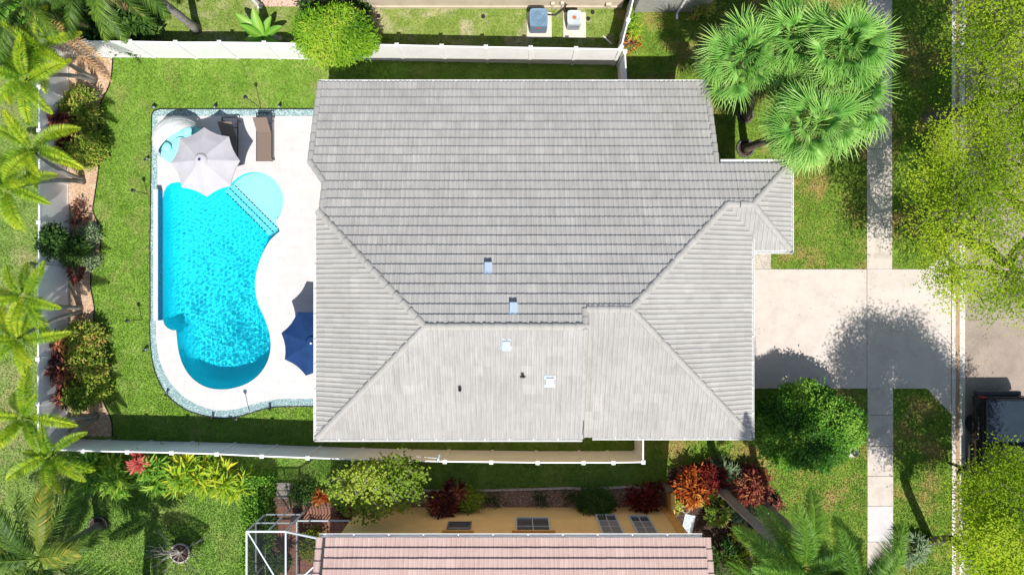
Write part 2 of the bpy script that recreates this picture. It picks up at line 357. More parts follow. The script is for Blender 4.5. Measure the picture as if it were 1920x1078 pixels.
class MB:
    def __init__(s): s.v = []; s.f = []; s.m = []; s.cur = 0
    def add(s, vs, fs):
        o = len(s.v); s.v += [tuple(x) for x in vs]; s.f += [tuple(i + o for i in f) for f in fs]; s.m += [s.cur] * len(fs)
    def box(s, c, size, rz=0.0, mat3=None):
        hx, hy, hz = (x / 2 for x in size)
        M = mat3 or Matrix.Rotation(rz, 3, 'Z')
        vs = [Vector(c) + M @ Vector((x * hx, y * hy, z * hz)) for x in (-1, 1) for y in (-1, 1) for z in (-1, 1)]
        s.add(vs, [(0, 1, 3, 2), (4, 6, 7, 5), (0, 4, 5, 1), (2, 3, 7, 6), (0, 2, 6, 4), (1, 5, 7, 3)])
    def beam(s, a, b, w, h=None, up=(0, 0, 1)):
        a, b = Vector(a), Vector(b); d = b - a; L = d.length; y = d / L
        u = Vector(up)
        if abs(y.dot(u)) > 0.95: u = Vector((1, 0, 0))
        x = y.cross(u).normalized(); z = x.cross(y)
        s.box((a + b) / 2, (w, L, h or w), mat3=Matrix((x, y, z)).transposed())
    def tube(s, pts, r, n=8, cap=True):
        pts = [Vector(p) for p in pts]; rs = r if isinstance(r, (list, tuple)) else [r] * len(pts)
        o = len(s.v); ref = None
        for i, p in enumerate(pts):
            d = (pts[min(i + 1, len(pts) - 1)] - pts[max(i - 1, 0)]).normalized()
            if ref is None: ref = Vector((1, 0, 0)) if abs(d.x) < 0.8 else Vector((0, 1, 0))
            x = (ref - d * ref.dot(d)).normalized(); y = d.cross(x); ref = x
            for k in range(n):
                a = 2 * PI * k / n; s.v.append(tuple(p + (x * math.cos(a) + y * math.sin(a)) * rs[i]))
        for i in range(len(pts) - 1):
            for k in range(n):
                a = o + i * n + k; b = o + i * n + (k + 1) % n
                s.f.append((a, b, b + n, a + n)); s.m.append(s.cur)
        if cap:
            s.f.append(tuple(o + k for k in reversed(range(n)))); s.m.append(s.cur)
            e = o + (len(pts) - 1) * n; s.f.append(tuple(e + k for k in range(n))); s.m.append(s.cur)
    def lathe(s, prof, n=20, c=(0, 0, 0)):
        o = len(s.v); cx, cy, cz = c
        for (r, z) in prof:
            for k in range(n):
                a = 2 * PI * k / n; s.v.append((cx + r * math.cos(a), cy + r * math.sin(a), cz + z))
        for i in range(len(prof) - 1):
            for k in range(n):
                a = o + i * n + k; b = o + i * n + (k + 1) % n
                s.f.append((a, b, b + n, a + n)); s.m.append(s.cur)
    def prism(s, poly, z0, z1, bottom=False, zf=None):
        n = len(poly); o = len(s.v)
        for p in poly: s.v.append((p[0], p[1], z0))
        for p in poly: s.v.append((p[0], p[1], z1))
        area = sum(poly[i][0] * poly[(i + 1) % n][1] - poly[(i + 1) % n][0] * poly[i][1] for i in range(n))
        for i in range(n):
            j = (i + 1) % n
            f = (o + i, o + j, o + n + j, o + n + i)
            s.f.append(f if area > 0 else f[::-1]); s.m.append(s.cur)
        for t in tess(poly):
            s.f.append(tuple(o + n + i for i in t)); s.m.append(s.cur)
            if bottom: s.f.append(tuple(o + i for i in reversed(t))); s.m.append(s.cur)
    def mesh(s, name, mat, smooth=False):
        me = bpy.data.meshes.new(name); me.from_pydata(s.v, [], s.f)
        for m in (mat if isinstance(mat, (list, tuple)) else [mat]): me.materials.append(m)
        if isinstance(mat, (list, tuple)): me.polygons.foreach_set('material_index', s.m)
        me.update()
        if smooth: me.shade_smooth()
        return me
    def build(s, name, mat, parent=None, smooth=False, off=None, loc=(0, 0, 0)):
        if off is not None: s.v = [(v[0] - off[0], v[1] - off[1], v[2] - off[2]) for v in s.v]
        return obj(name, s.mesh(name, mat, smooth), parent, loc)
def bevel(o, w, seg=2):
    m = o.modifiers.new('bevel', 'BEVEL'); m.width = w; m.segments = seg; m.limit_method = 'ANGLE'; m.angle_limit = math.radians(40)
    return o
def sheet(name, poly, z, mat, kind='structure', holes=None):
    polys = [poly] + (holes or [])
    flat = [p for pl in polys for p in pl]
    me = bpy.data.meshes.new(name)
    tris = [t for t in tess(polys if len(polys) > 1 else poly)]
    fs = []
    for t in tris:
        a, b, c = (flat[i] for i in t)
        ar = (b[0] - a[0]) * (c[1] - a[1]) - (c[0] - a[0]) * (b[1] - a[1])
        fs.append(tuple(t) if ar > 0 else tuple(reversed(t)))
    me.from_pydata([(p[0], p[1], z) for p in flat], [], fs)
    me.materials.append(mat)
    return tag(obj(name, me), kind=kind)
def pip(poly, X, Y):                    # numpy point-in-polygon
    X = np.asarray(X, float); Y = np.asarray(Y, float); r = np.zeros(X.shape, bool); n = len(poly)
    for i in range(n):
        x1, y1 = poly[i][0], poly[i][1]; x2, y2 = poly[(i + 1) % n][0], poly[(i + 1) % n][1]
        if y1 == y2: continue
        c = (y1 > Y) != (y2 > Y)
        r ^= c & (X < (x2 - x1) * (Y - y1) / (y2 - y1) + x1)
    return r
def sh_clip(poly, x0, x1, y0, y1):      # a polygon cut to a rectangle
    def cut(pl, ax, lim, keep_less):
        out = []; n = len(pl)
        for i in range(n):
            a, b = pl[i], pl[(i + 1) % n]
            ia = a[ax] <= lim if keep_less else a[ax] >= lim
            ib = b[ax] <= lim if keep_less else b[ax] >= lim
            if ia: out.append(a)
            if ia != ib:
                t = (lim - a[ax]) / (b[ax] - a[ax]); out.append((a[0] + t * (b[0] - a[0]), a[1] + t * (b[1] - a[1])))
        return out
    for args in ((0, x0, False), (0, x1, True), (1, y0, False), (1, y1, True)):
        poly = cut(poly, *args)
        if len(poly) < 3: return []
    return poly
def parea(p):
    return 0.5 * sum(p[i][0] * p[(i + 1) % len(p)][1] - p[(i + 1) % len(p)][0] * p[i][1] for i in range(len(p)))
def px(pts, z=0.0): return [tuple(P(a, b, z))[:2] for a, b in pts]
def smooth_path(pts, per=5, closed=True):
    n = len(pts); out = []
    rng = range(n) if closed else range(n - 1)
    for i in rng:
        if closed: p0, p1, p2, p3 = (pts[(i + k) % n] for k in (-1, 0, 1, 2))
        else: p0, p1, p2, p3 = pts[max(i - 1, 0)], pts[i], pts[i + 1], pts[min(i + 2, n - 1)]
        for k in range(per):
            t = k / per
            out.append(tuple(0.5 * (2 * p1[j] + (p2[j] - p0[j]) * t + (2 * p0[j] - 5 * p1[j] + 4 * p2[j] - p3[j]) * t * t + (3 * p1[j] - p0[j] - 3 * p2[j] + p3[j]) * t ** 3) for j in (0, 1)))
    if not closed: out.append(tuple(pts[-1]))
    return out
#@@SETTING
# ------------------------------------------------------------------ outlines on the ground
SHELF_C, SHELF_R = (478, 377), 54
shelf_arc = [(SHELF_C[0] + SHELF_R * math.cos(math.radians(a)), SHELF_C[1] + SHELF_R * math.sin(math.radians(a))) for a in range(-146, 50, 9)]
pool_sm = smooth_path([(525, 434), (506, 452), (491, 480), (481, 512), (479, 540), (484, 568), (496, 595), (505, 622), (508, 648), (503, 675), (488, 700), (463, 719), (428, 729), (393, 727), (366, 713), (347, 690), (336, 660), (331, 619)], 4, False)
POOL_PX = [(331, 342), (434, 344)] + shelf_arc + pool_sm + [(324, 619), (315, 615), (309, 608), (306, 598), (306, 372), (308, 360), (313, 350), (321, 344)]
POOL = px(POOL_PX)
DECK_PX = [(645, 218), (296, 218), (296, 600)] + smooth_path([(293, 602), (295, 650), (306, 692), (327, 726), (357, 751), (390, 765), (420, 769), (450, 765), (482, 755), (520, 748), (560, 747), (645, 748)], 4, False)
DECK = px(DECK_PX)
GRAV_PX = [(645, 205), (300, 205), (290, 208), (285, 216), (284, 300), (282, 450), (282, 600)] + smooth_path([(281, 604), (283, 650), (291, 695), (312, 737), (346, 766), (388, 780), (420, 784), (458, 778), (498, 766), (540, 762), (645, 762)], 4, False)
GRAV = px(GRAV_PX)
BED_PX = [(130, 108), (212, 110), (210, 140), (204, 165), (191, 190), (187, 215), (186, 260), (187, 300), (184, 330), (178, 370), (175, 395), (183, 415), (189, 440), (188, 470), (180, 490), (172, 507), (171, 540), (175, 560), (178, 580), (177, 600), (183, 625), (189, 650), (191, 690), (192, 740), (196, 757), (205, 775), (211, 795), (211, 818), (130, 818)]
BED = px([BED_PX[0]] + smooth_path(BED_PX[1:-1], 3, False) + [BED_PX[-1]])
SBED = px([(500, 925), (560, 930), (620, 925), (700, 922), (790, 918), (860, 920), (930, 918), (990, 916), (1060, 914), (1110, 916), (1180, 911), (1215, 916), (1250, 922), (1250, 952), (500, 952)])
EBED = px([(1252, 880), (1300, 868), (1360, 858), (1420, 880), (1450, 920), (1462, 980), (1452, 1030), (1440, 1078), (1440, 1200), (1255, 1200), (1255, 960)])
DRIVE = px([(1330, 505), (1736, 505), (1783, 458), (1783, 776), (1737, 728), (1330, 728)])
HOUSE = [(-6.8, 7.3), (6.9, 7.3), (6.9, 4.0), (9.5, 4.0), (9.5, 1.8), (7.9, 1.8), (7.9, -4.8), (-6.25, -4.8), (-6.25, 3.5), (-6.8, 4.3)]
FZ = 1.9                                    # fence height
WALKN = px([(1625, -300), (1672, -300), (1672, 505), (1625, 505)]); WALKS = px([(1626, 728), (1674, 728), (1674, 1400), (1626, 1400)])
ROAD_X = P(1810, 0).x; GUT_X = P(1783, 0).x

# ------------------------------------------------------------------ ground sheets
big = [(-250, -250), (250, -250), (250, 250), (-250, 250)]
sheet('ground', big, -0.004, M_SOUTH, holes=[POOL])
yardp = [P(72, 78, FZ), P(1163, 93, FZ), P(1172, 152, FZ), P(1207, 826, FZ), P(1206, 866, FZ), P(577, 858, FZ), P(72, 842, FZ)]
YARD = [(p.x, p.y) for p in yardp]
sheet('lawn_backyard', YARD, 0.0, M_YARD, holes=[POOL])
X0 = YARD[0][0]
WEST = [(-60, -30), (X0, -30), (X0, 40), (-60, 40)]
sheet('lawn_west', WEST, 0.002, M_WEST)
NORTH = [(X0, YARD[0][1]), (YARD[1][0], YARD[1][1]), (5.4, 40), (X0, 40)]
sheet('lawn_north', NORTH, 0.003, M_NORTH)
FRONT = [YARD[1], (YARD[2][0], YARD[2][1]), (YARD[3][0], YARD[3][1]), (YARD[4][0], -6.95), (YARD[4][0], -40), (GUT_X, -40), (GUT_X, 40), (5.4, 40)]
sheet('lawn_front', FRONT, 0.004, M_FRONT)
sheet('planting_bed', BED, 0.012, M_CHIPS)
sheet('gravel_border', GRAV, 0.010, M_PEBBLE, holes=[POOL])
sheet('planting_bed_south', SBED, 0.010, M_BROWNROCK)
sheet('planting_bed_front', EBED, 0.012, M_MULCH)
sheet('road', [(ROAD_X, -60), (ROAD_X + 7.5, -60), (ROAD_X + 7.5, 60), (ROAD_X, 60)], 0.006, M_ASPH)

# driveway: slabs with joints
dv = tag(thing('driveway', None, None), kind='structure')
def slab(parent, poly, mat, name='slab', z1=0.03, z0=-0.05):
    mb = MB(); mb.prism(poly, z0, z1)
    return mb.build(name, mat, parent)
sheet('driveway_bed', px([(1330, 505.5), (1736, 505.5), (1782, 460), (1782, 774), (1737, 727.5), (1330, 727.5)]), 0.008, M_MULCH)
slab(dv, px([(1330, 505), (1624.6, 505), (1624.6, 728), (1330, 728)]), M_CONC)
slab(dv, px([(1625.4, 505), (1735, 505), (1782.6, 458), (1782.6, 776), (1737, 728), (1625.4, 728)]), M_CONC)
slab(dv, px([(1403, 472), (1445, 472), (1445, 504.4), (1403, 504.4)]), M_WALK)
for nm, xs, ys in (('sidewalk', (1625, 1672), [-190, -115, -45, 25, 95, 165, 210, 280, 351, 419, 505]), ('sidewalk', (1626, 1674), [728, 778, 836, 892, 948, 1015, 1080, 1150, 1220])):
    w = tag(thing(nm, None, None), kind='structure')
    for a, b in zip(ys[:-1], ys[1:]):
        slab(w, px([(xs[0], a + 0.4), (xs[1], a + 0.4), (xs[1], b - 0.4), (xs[0], b - 0.4)]), M_NEWC if a == 948 else M_WALK, z1=0.03 + R.uniform(-0.004, 0.004))
kerb = tag(thing('kerb', None, None), kind='structure')
ky = [-260, -110, 40, 190, 340, 458, 712, 860, 1010, 1160, 1300]
for a, b in zip(ky[:-1], ky[1:]):
    y0, y1 = P(0, b).y + 0.006, P(0, a).y - 0.006
    mb = MB(); xs = [P(q, 0).x for q in (1783.4, 1791, 1799, 1809)]; zs = [0.055, 0.03, 0.018, 0.03]
    for i in range(4): mb.v += [(xs[i], y0, zs[i]), (xs[i], y1, zs[i])]
    mb.v += [(xs[0], y0, -.05), (xs[0], y1, -.05), (xs[3], y0, -.05), (xs[3], y1, -.05)]
    for i in range(3): mb.f.append((2 * i, 2 * i + 2, 2 * i + 3, 2 * i + 1)); mb.m.append(1 if i == 1 else 0)
    mb.f += [(8, 0, 1, 9), (6, 10, 11, 7)]; mb.m += [0, 0]
    mb.build('kerb_stone', [M_GUTC, M_RUST], kerb)

# ------------------------------------------------------------------ pool deck of pavers
deck = sheet('pool_deck', DECK, 0.014, M_GROUT, holes=[POOL])
def keyhole(outer, hole):
    best = min(((o[0] - h[0]) ** 2 + (o[1] - h[1]) ** 2, i, j) for i, o in enumerate(outer) for j, h in enumerate(hole))
    i, j = best[1], best[2]
    if (parea(outer) > 0) == (parea(hole) > 0): hole = hole[::-1]; j = len(hole) - 1 - j
    return outer[:i + 1] + hole[j:] + hole[:j + 1] + outer[i:]
DKEY = keyhole(DECK, POOL)
pw, ph, gap = 0.61, 0.405, 0.0009
xa, ya = min(p[0] for p in DECK), min(p[1] for p in DECK)
nx, ny = int((max(p[0] for p in DECK) - xa) / pw) + 2, int((max(p[1] for p in DECK) - ya) / ph) + 2
full_me = None; npav = 0
for j in range(ny):
    for i in range(-1, nx):
        x0 = xa + i * pw + (0.5 * pw if j % 2 else 0); y0 = ya + j * ph
        if x0 > -6.4: continue
        q = sh_clip(DKEY, x0 + gap, x0 + pw - gap, y0 + gap, y0 + ph - gap)
        if len(q) < 3: continue
        z = R.uniform(0.035, 0.0365)
        if abs(abs(parea(q)) - (pw - 2 * gap) * (ph - 2 * gap)) < 1e-4 and len(q) == 4:
            if full_me is None:
                mb = MB(); mb.prism([(gap, gap), (pw - gap, gap), (pw - gap, ph - gap), (gap, ph - gap)], -0.03, 0.0); full_me = mb.mesh('paver', M_PAVER)
            obj('paver', full_me, deck, (x0, y0, z))
        else:
            mb = MB(); rc = (x0 + gap, x0 + pw - gap, y0 + gap, y0 + ph - gap)
            vs_, es_ = [], []
            for pl_ in (sh_clip(DECK, *rc), sh_clip(POOL, *rc)):
                o_ = len(vs_); vs_ += [Vector(p_) for p_ in pl_]; es_ += [(o_ + k_, o_ + (k_ + 1) % len(pl_)) for k_ in range(len(pl_))]
            cv_, _, cf_, *_ = delaunay_2d_cdt(vs_, es_, [], 0, 1e-5)
            for f_ in cf_:
                tri = [cv_[k_] for k_ in f_]; cx_ = sum(p_.x for p_ in tri) / 3; cy_ = sum(p_.y for p_ in tri) / 3
                if pip(DECK, [cx_], [cy_])[0] and not pip(POOL, [cx_], [cy_])[0] and abs(parea(tri)) > 1e-7: mb.prism([(p_.x - x0, p_.y - y0) for p_ in tri], -0.03, 0.0)
            if not mb.f: continue
            obj('paver', mb.mesh('paver', M_PAVER), deck, (x0, y0, z))
        npav += 1

# ------------------------------------------------------------------ swimming pool
pool = thing('swimming_pool', 'freeform turquoise swimming pool with round tanning shelf beside the white paved deck', 'pool')
def floor_z(x, y): return -1.12 - 0.45 * min(1, max(0, (4.4 - y) / 8.5))
mb = MB(); n = len(POOL)
ar = parea(POOL)
def inset(poly, d):
    out = []
    for i in range(len(poly)):
        a_, b_, c_ = Vector(poly[i - 1]), Vector(poly[i]), Vector(poly[(i + 1) % len(poly)])
        t1, t2 = (b_ - a_).normalized(), (c_ - b_).normalized(); nn = Vector((-(t1.y + t2.y), t1.x + t2.x))
        if nn.length < 1e-6: nn = Vector((-t1.y, t1.x))
        nn.normalize(); out.append(tuple(b_ + nn * d * (1 if ar > 0 else -1)))
    return out
rings = [(POOL, 0.03), (POOL, -0.55), (inset(POOL, 0.10), -0.85), (inset(POOL, 0.28), None), (inset(POOL, 0.60), None)]
for k_, (rg_, z_) in enumerate(rings):
    for (x, y) in rg_: mb.v.append((x, y, z_ if z_ is not None else floor_z(x, y) + (0.14 if k_ == 3 else 0.0)))
for k_ in range(len(rings) - 1):
    for i in range(n):
        j = (i + 1) % n; o_ = k_ * n; f = (o_ + i, o_ + n + i, o_ + n + j, o_ + j); mb.f.append(f if ar > 0 else f[::-1]); mb.m.append(0)
o_ = (len(rings) - 1) * n
for t in tess(rings[-1][0]): mb.f.append(tuple(o_ + k for k in t)); mb.m.append(0)
basin = mb.build('basin', M_PLASTER, pool, smooth=True)
basin.cycles.is_caustics_receiver = True
A, B = Vector(px([(431, 342)])[0]), Vector(px([(526, 437)])[0])
dch = (B - A).normalized(); nin = Vector((-dch.y, dch.x)); 
if nin.dot(Vector(px([(400, 450)])[0]) - A) < 0: nin = -nin
sh = [tuple(p) for p in px(shelf_arc)] + [tuple(px([(521, 430)])[0])]
mb = MB(); mb.prism(sh + [(B.x, B.y)], -1.5, -0.24); s1 = mb.build('sun_shelf', M_SHELF, pool); s1.cycles.is_caustics_receiver = True
for k, (d0, d1, z) in enumerate(((0.0, 0.27, -0.48), (0.27, 0.54, -0.74))):
    a0, b0, a1, b1 = A + nin * d0 - dch * 0.1, B + nin * d0, A + nin * d1 - dch * 0.1, B + nin * d1
    mb = MB(); mb.prism([tuple(a0), tuple(b0), tuple(b1 - dch * 0.25 * (k + 1)), tuple(a1)], -1.6, z)
    s = mb.build('step', M_STEP, pool); s.cycles.is_caustics_receiver = True
for k, (d, z, e) in enumerate(((-0.02, -0.235, 0.1), (0.25, -0.475, 0.25), (0.52, -0.735, 0.5))):
    mb = MB(); L = (B - A).length - e
    nt_ = int(L / 0.16)
    for i in range(nt_):
        c = A + nin * d + dch * (0.08 + i * 0.16)
        mb.box((c.x, c.y, z + 0.004), (0.115, 0.04, 0.012), math.atan2(dch.y, dch.x))
    tag(mb.build('step_tile_line', M_POOLT, pool), kind='stuff')
# water surface with small real waves
xs = np.arange(min(p[0] for p in POOL) - 0.05, max(p[0] for p in POOL) + 0.05, 0.017)
ys = np.arange(min(p[1] for p in POOL) - 0.05, max(p[1] for p in POOL) + 0.05, 0.017)
XX, YY = np.meshgrid(xs, ys); ZZ = np.zeros_like(XX)
wr = np.random.default_rng(5)
for i in range(46):
    a = wr.uniform(0, 2 * PI); lam = wr.uniform(0.09, 0.29); k = 2 * PI / lam
    ZZ += 0.00031 * (lam / 0.18) * np.sin(k * (XX * math.cos(a) + YY * math.sin(a)) + wr.uniform(0, 7) + 0.6 * np.sin(0.9 * XX + 1.3 * YY + i))
jet = Vector(px([(455, 660)])[0])
calm = 1.0 - 0.45 * np.exp(-(((XX + 11.0) ** 2 + (YY - 4.0) ** 2) / 3.0))
amp = calm * (0.8 + 0.5 * np.exp(-(((XX - jet.x) ** 2 + (YY - jet.y) ** 2) / 1.6)))
ZZ = ZZ * amp - 0.07
nyy, nxx = XX.shape
keep = pip(POOL, XX + 0.0, YY)
k2 = keep.copy()
for dx in (-2, 0, 2):
    for dy in (-2, 0, 2): k2 |= np.roll(np.roll(keep, dx, 1), dy, 0)
I, J = np.meshgrid(np.arange(nxx - 1), np.arange(nyy - 1)); q = (J * nxx + I).ravel()
sel = k2[:-1, :-1].ravel() & k2[1:, 1:].ravel()
q = q[sel]; FW = np.stack([q, q + 1, q + nxx + 1, q + nxx], -1)
used, inv = np.unique(FW, return_inverse=True)
VW = np.stack([XX, YY, ZZ], -1).reshape(-1, 3)[used]
wo = obj('water', np_mesh('water', VW, inv.reshape(-1, 4), M_WATER, smooth=True), pool)
wo.cycles.is_caustics_caster = True
# raised spill wall
mb = MB(); xw0, xw1 = -14.90, -14.72; yw0, yw1 = P(0, 600).y, P(0, 358).y
mb.box(((xw0 + xw1) / 2, (yw0 + yw1) / 2, 0.18), (xw1 - xw0, yw1 - yw0, 0.44)); rw = mb.build('raised_wall', M_POOLT, pool)
mb = MB(); mb.box(((xw0 + xw1) / 2 - 0.012, (yw0 + yw1) / 2, 0.425), (xw1 - xw0 + 0.01, yw1 - yw0 + 0.02, 0.045)); bevel(mb.build('coping', M_PAVER, rw), 0.008)

# edging strips
def edging(name, label, path, h=0.05, w=0.035, closed=False, mat=None):
    mb = MB()
    for a, b in zip(path[:-1], path[1:]):
        mb.beam((a[0], a[1], h / 2), (b[0], b[1], h / 2), w, h)
    return tag(mb.build(name, mat or M_BLACK), label, 'edging')
edging('garden_edging', 'thin black edging strip between pebble border and backyard lawn', GRAV[:-1])
edging('garden_edging', 'wavy black edging strip between tan planting bed and backyard lawn', BED[1:-1])
edging('garden_edging', 'low dark brick edging along the brown gravel bed by yellow wall', SBED[4:13], 0.09, 0.09, mat=M_STONE)

# ------------------------------------------------------------------ loose stones and grass, too many to count
def rand_in(poly, n, excl=()):
    a = np.array([p[:2] for p in poly]); lo, hi = a.min(0), a.max(0); out = np.zeros((0, 2))
    while len(out) < n:
        p = RNG.uniform(lo, hi, (max(2000, n * 2), 2)); m = pip(poly, p[:, 0], p[:, 1])
        for e in excl: m &= ~pip(e, p[:, 0], p[:, 1])
        out = np.vstack([out, p[m]])
        if m.sum() == 0: break
    return out[:n]
def stones(name, label, cat, poly, dens, size, mat, excl=(), z=0.012):
    A_ = abs(parea(poly)) - sum(abs(parea(e)) for e in excl)
    p = rand_in(poly, int(max(A_, 1) * dens), excl); n = len(p)
    T = np.array([(1, 0, 0), (-.5, .87, 0), (-.5, -.87, 0), (0.1, 0, .8), (-.4, -.3, .55)])
    Fc = np.array([(0, 1, 3), (1, 2, 4), (2, 0, 3), (3, 1, 4), (2, 3, 4)])
    s = RNG.uniform(0.6, 1.3, (n, 1, 1)) * size; a = RNG.uniform(0, 2 * PI, n)
    c, sn = np.cos(a), np.sin(a)
    V = T[None] * s * RNG.uniform(0.7, 1.3, (n, 1, 3))
    V = np.stack([V[..., 0] * c[:, None] - V[..., 1] * sn[:, None] + p[:, 0:1], V[..., 0] * sn[:, None] + V[..., 1] * c[:, None] + p[:, 1:2], V[..., 2] + z], -1)
    FF = (Fc[None] + (np.arange(n) * 5)[:, None, None]).reshape(-1, 3)
    o = obj(name, np_mesh(name, V.reshape(-1, 3), FF, mat, np.repeat(RNG.uniform(0, 1, n), 5)))
    return tag(o, label, cat, kind='stuff')
stones('pebbles', 'pale blue white pebbles bordering the pool deck', 'pebbles', GRAV, 700, 0.028, M_PEBBLE, (DECK,), 0.010)
stones('stone_chips', 'tan stone chips covering the bed along the west fence', 'stone chips', BED, 450, 0.028, M_CHIPS)
stones('gravel', 'brown pebbles filling the bed under the yellow wall', 'gravel', SBED, 500, 0.028, M_BROWNROCK)
stones('mulch', 'dark mulch in the front corner garden', 'mulch', EBED, 160, 0.03, M_MULCH)

VIEW = [(-22.5, -12.8), (20.5, -12.8), (20.5, 12.8), (-22.5, 12.8)]
def grass(name, label, poly, dens, mat, excl, hgt=0.055):
    b = sh_clip([p[:2] for p in poly], -22.5, 20.5, -12.8, 12.8)
    n = int(abs(parea(b)) * dens); p = rand_in(b, n)
    m = np.ones(len(p), bool)
    pj = p + RNG.normal(0, 0.035, p.shape)
    for e in excl: m &= ~pip(e, pj[:, 0], pj[:, 1])
    p = p[m]; n = len(p)
    a = RNG.uniform(0, 2 * PI, n); w = RNG.uniform(0.012, 0.026, n); h = RNG.uniform(0.5, 1.3, n) * hgt
    la = RNG.uniform(0, 2 * PI, n); ll = RNG.uniform(0.2, 1.3, n) * h
    dx, dy = np.cos(a) * w, np.sin(a) * w
    V = np.stack([np.stack([p[:, 0] - dx, p[:, 1] - dy, np.zeros(n)], -1), np.stack([p[:, 0] + dx, p[:, 1] + dy, np.zeros(n)], -1),
                  np.stack([p[:, 0] + np.cos(la) * ll, p[:, 1] + np.sin(la) * ll, h], -1)], 1)
    o = obj(name, np_mesh(name, V.reshape(-1, 3), np.arange(3 * n).reshape(-1, 3), mat, np.repeat(RNG.uniform(-1, 1, n), 3)))
    return tag(o, label, 'grass', kind='stuff')
NH = [(-8.4, 11.75), (4.85, 11.75), (4.85, 30), (-8.4, 30)]
SH_ = [(-6.5, -9.3), (6.6, -9.3), (6.6, -30), (-6.5, -30)]
CAGE = px([(505, 945), (675, 945), (675, 1400), (505, 1400)])
PADS = [px([(988, 25), (1034, 25), (1034, 72), (988, 72)]), px([(1056, 25), (1098, 25), (1098, 72), (1056, 72)])]
grass('grass', 'short bright green grass of the fenced backyard', YARD, 1000, M_YARD, (GRAV, BED, HOUSE))
grass('grass', 'dry pale grass beyond the west fence', WEST, 800, M_WEST, ())
grass('grass', 'patchy tan and green grass beyond the north fence', NORTH, 700, M_NORTH, [NH] + PADS)
grass('grass', 'grass of the front yard and kerb strip', FRONT, 900, M_FRONT, (DRIVE, WALKN, WALKS, EBED, HOUSE, SBED, SH_))
SOUTHP = [(X0, YARD[6][1]), (YARD[5][0], YARD[5][1]), (YARD[4][0], YARD[4][1]), (YARD[4][0], -13), (X0, -13)]
grass('grass', 'green grass south of the long white fence', SOUTHP, 900, M_SOUTH, (SBED, SH_, CAGE, EBED))

# ------------------------------------------------------------------ roofs
TW, TE, TL = 0.335, 0.355, 0.415        # tile width, exposure, length
PROF = []
for k in range(2):
    for a, h in ((0, 0.0), (0.42, 0.0), (0.55, 0.017), (0.71, 0.026), (0.87, 0.017)): PROF.append((TW * (k + a) / 2, h))
PROF.append((TW, 0.0))
LIFT = 0.067
def tile_z(v): return LIFT * (1 - v / TL)
def tile_me(mat):
    mb = MB(); k = len(PROF)
    for u, h in PROF: mb.v.append((u, 0, h + LIFT))
    for u, h in PROF: mb.v.append((u, TL, h))
    for u, h in PROF: mb.v.append((u, 0.004, h * 0.6))
    for i in range(k - 1):
        mb.f.append((i, i + 1, k + i + 1, k + i)); mb.f.append((2 * k + i, 2 * k + i + 1, i + 1, i))
    mb.m = [0] * len(mb.f)
    me = mb.mesh('tile', mat)
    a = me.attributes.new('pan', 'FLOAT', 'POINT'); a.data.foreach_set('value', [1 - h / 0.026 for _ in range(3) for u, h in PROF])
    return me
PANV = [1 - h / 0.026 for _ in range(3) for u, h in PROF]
class Plane:
    def __init__(s, x, y, z, gx, gy): s.p = (x, y, z); s.g = (gx, gy)
    def z(s, x, y): return s.p[2] + s.g[0] * (x - s.p[0]) + s.g[1] * (y - s.p[1])
    def frame(s):
        g = Vector(s.g); l = g.length; up = g / l
        U = Vector((up.y, -up.x, 0)); V = Vector((up.x, up.y, l)).normalized(); return U, V, U.cross(V)
def lay_tiles(poly, pl, mat, shift=0.0):
    """list of full tile matrices and (verts, faces, tones) of cut tiles"""
    U, V, N = pl.frame(); O = Vector((poly[0][0], poly[0][1], pl.z(*poly[0])))
    uv = []
    for (x, y) in poly:
        d = Vector((x, y, pl.z(x, y))) - O; uv.append((d.dot(U), d.dot(V)))
    u0, u1 = min(p[0] for p in uv), max(p[0] for p in uv); v0, v1 = min(p[1] for p in uv), max(p[1] for p in uv)
    full = []; cv = []; cf = []; ct = []; cp = []
    for j in range(int((v1 - v0) / TE) + 1):
        for i in range(-1, int((u1 - u0) / TW) + 2):
            a, b = u0 + shift + i * TW, v0 + j * TE
            jit = R.uniform(-0.004, 0.004)
            q = sh_clip(uv, a, a + TW, b, b + TL)
            if len(q) < 3: continue
            ar = abs(parea(q))
            if ar < 0.002: continue
            if ar > TW * TL * 0.999:
                M = Matrix((U, V, N)).transposed().to_4x4(); M.translation = O + U * a + V * (b + jit) + N * 0.004
                full.append(M); continue
            tone = R.random()
            for k in range(len(PROF) - 1):
                (p0, h0), (p1, h1) = PROF[k], PROF[k + 1]
                s = sh_clip(uv, a + p0, a + p1, b, b + TL)
                if len(s) >= 3 and abs(parea(s)) > 1e-5:
                    o = len(cv)
                    for (su, sv) in s:
                        t = (su - a - p0) / (p1 - p0); zz = h0 + (h1 - h0) * t + tile_z(sv - b) + 0.004
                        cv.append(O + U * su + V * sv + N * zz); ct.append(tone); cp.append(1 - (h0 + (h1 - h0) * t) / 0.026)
                    if parea(s) < 0: s = s[::-1]
                    for tr in tess(s): cf.append(tuple(o + x for x in tr))
                m = pip(uv, [a + p0 + 0.003, a + p1 - 0.003], [b + 0.01] * 2)
                if m.all():
                    o = len(cv)
                    for (su, zz) in ((a + p0, h0 * 0.6), (a + p1, h1 * 0.6), (a + p1, h1 + LIFT), (a + p0, h0 + LIFT)):
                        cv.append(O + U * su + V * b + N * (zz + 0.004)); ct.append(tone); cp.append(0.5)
                    cf += [(o, o + 1, o + 2), (o, o + 2, o + 3)]
    return full, cv, cf, ct, cp
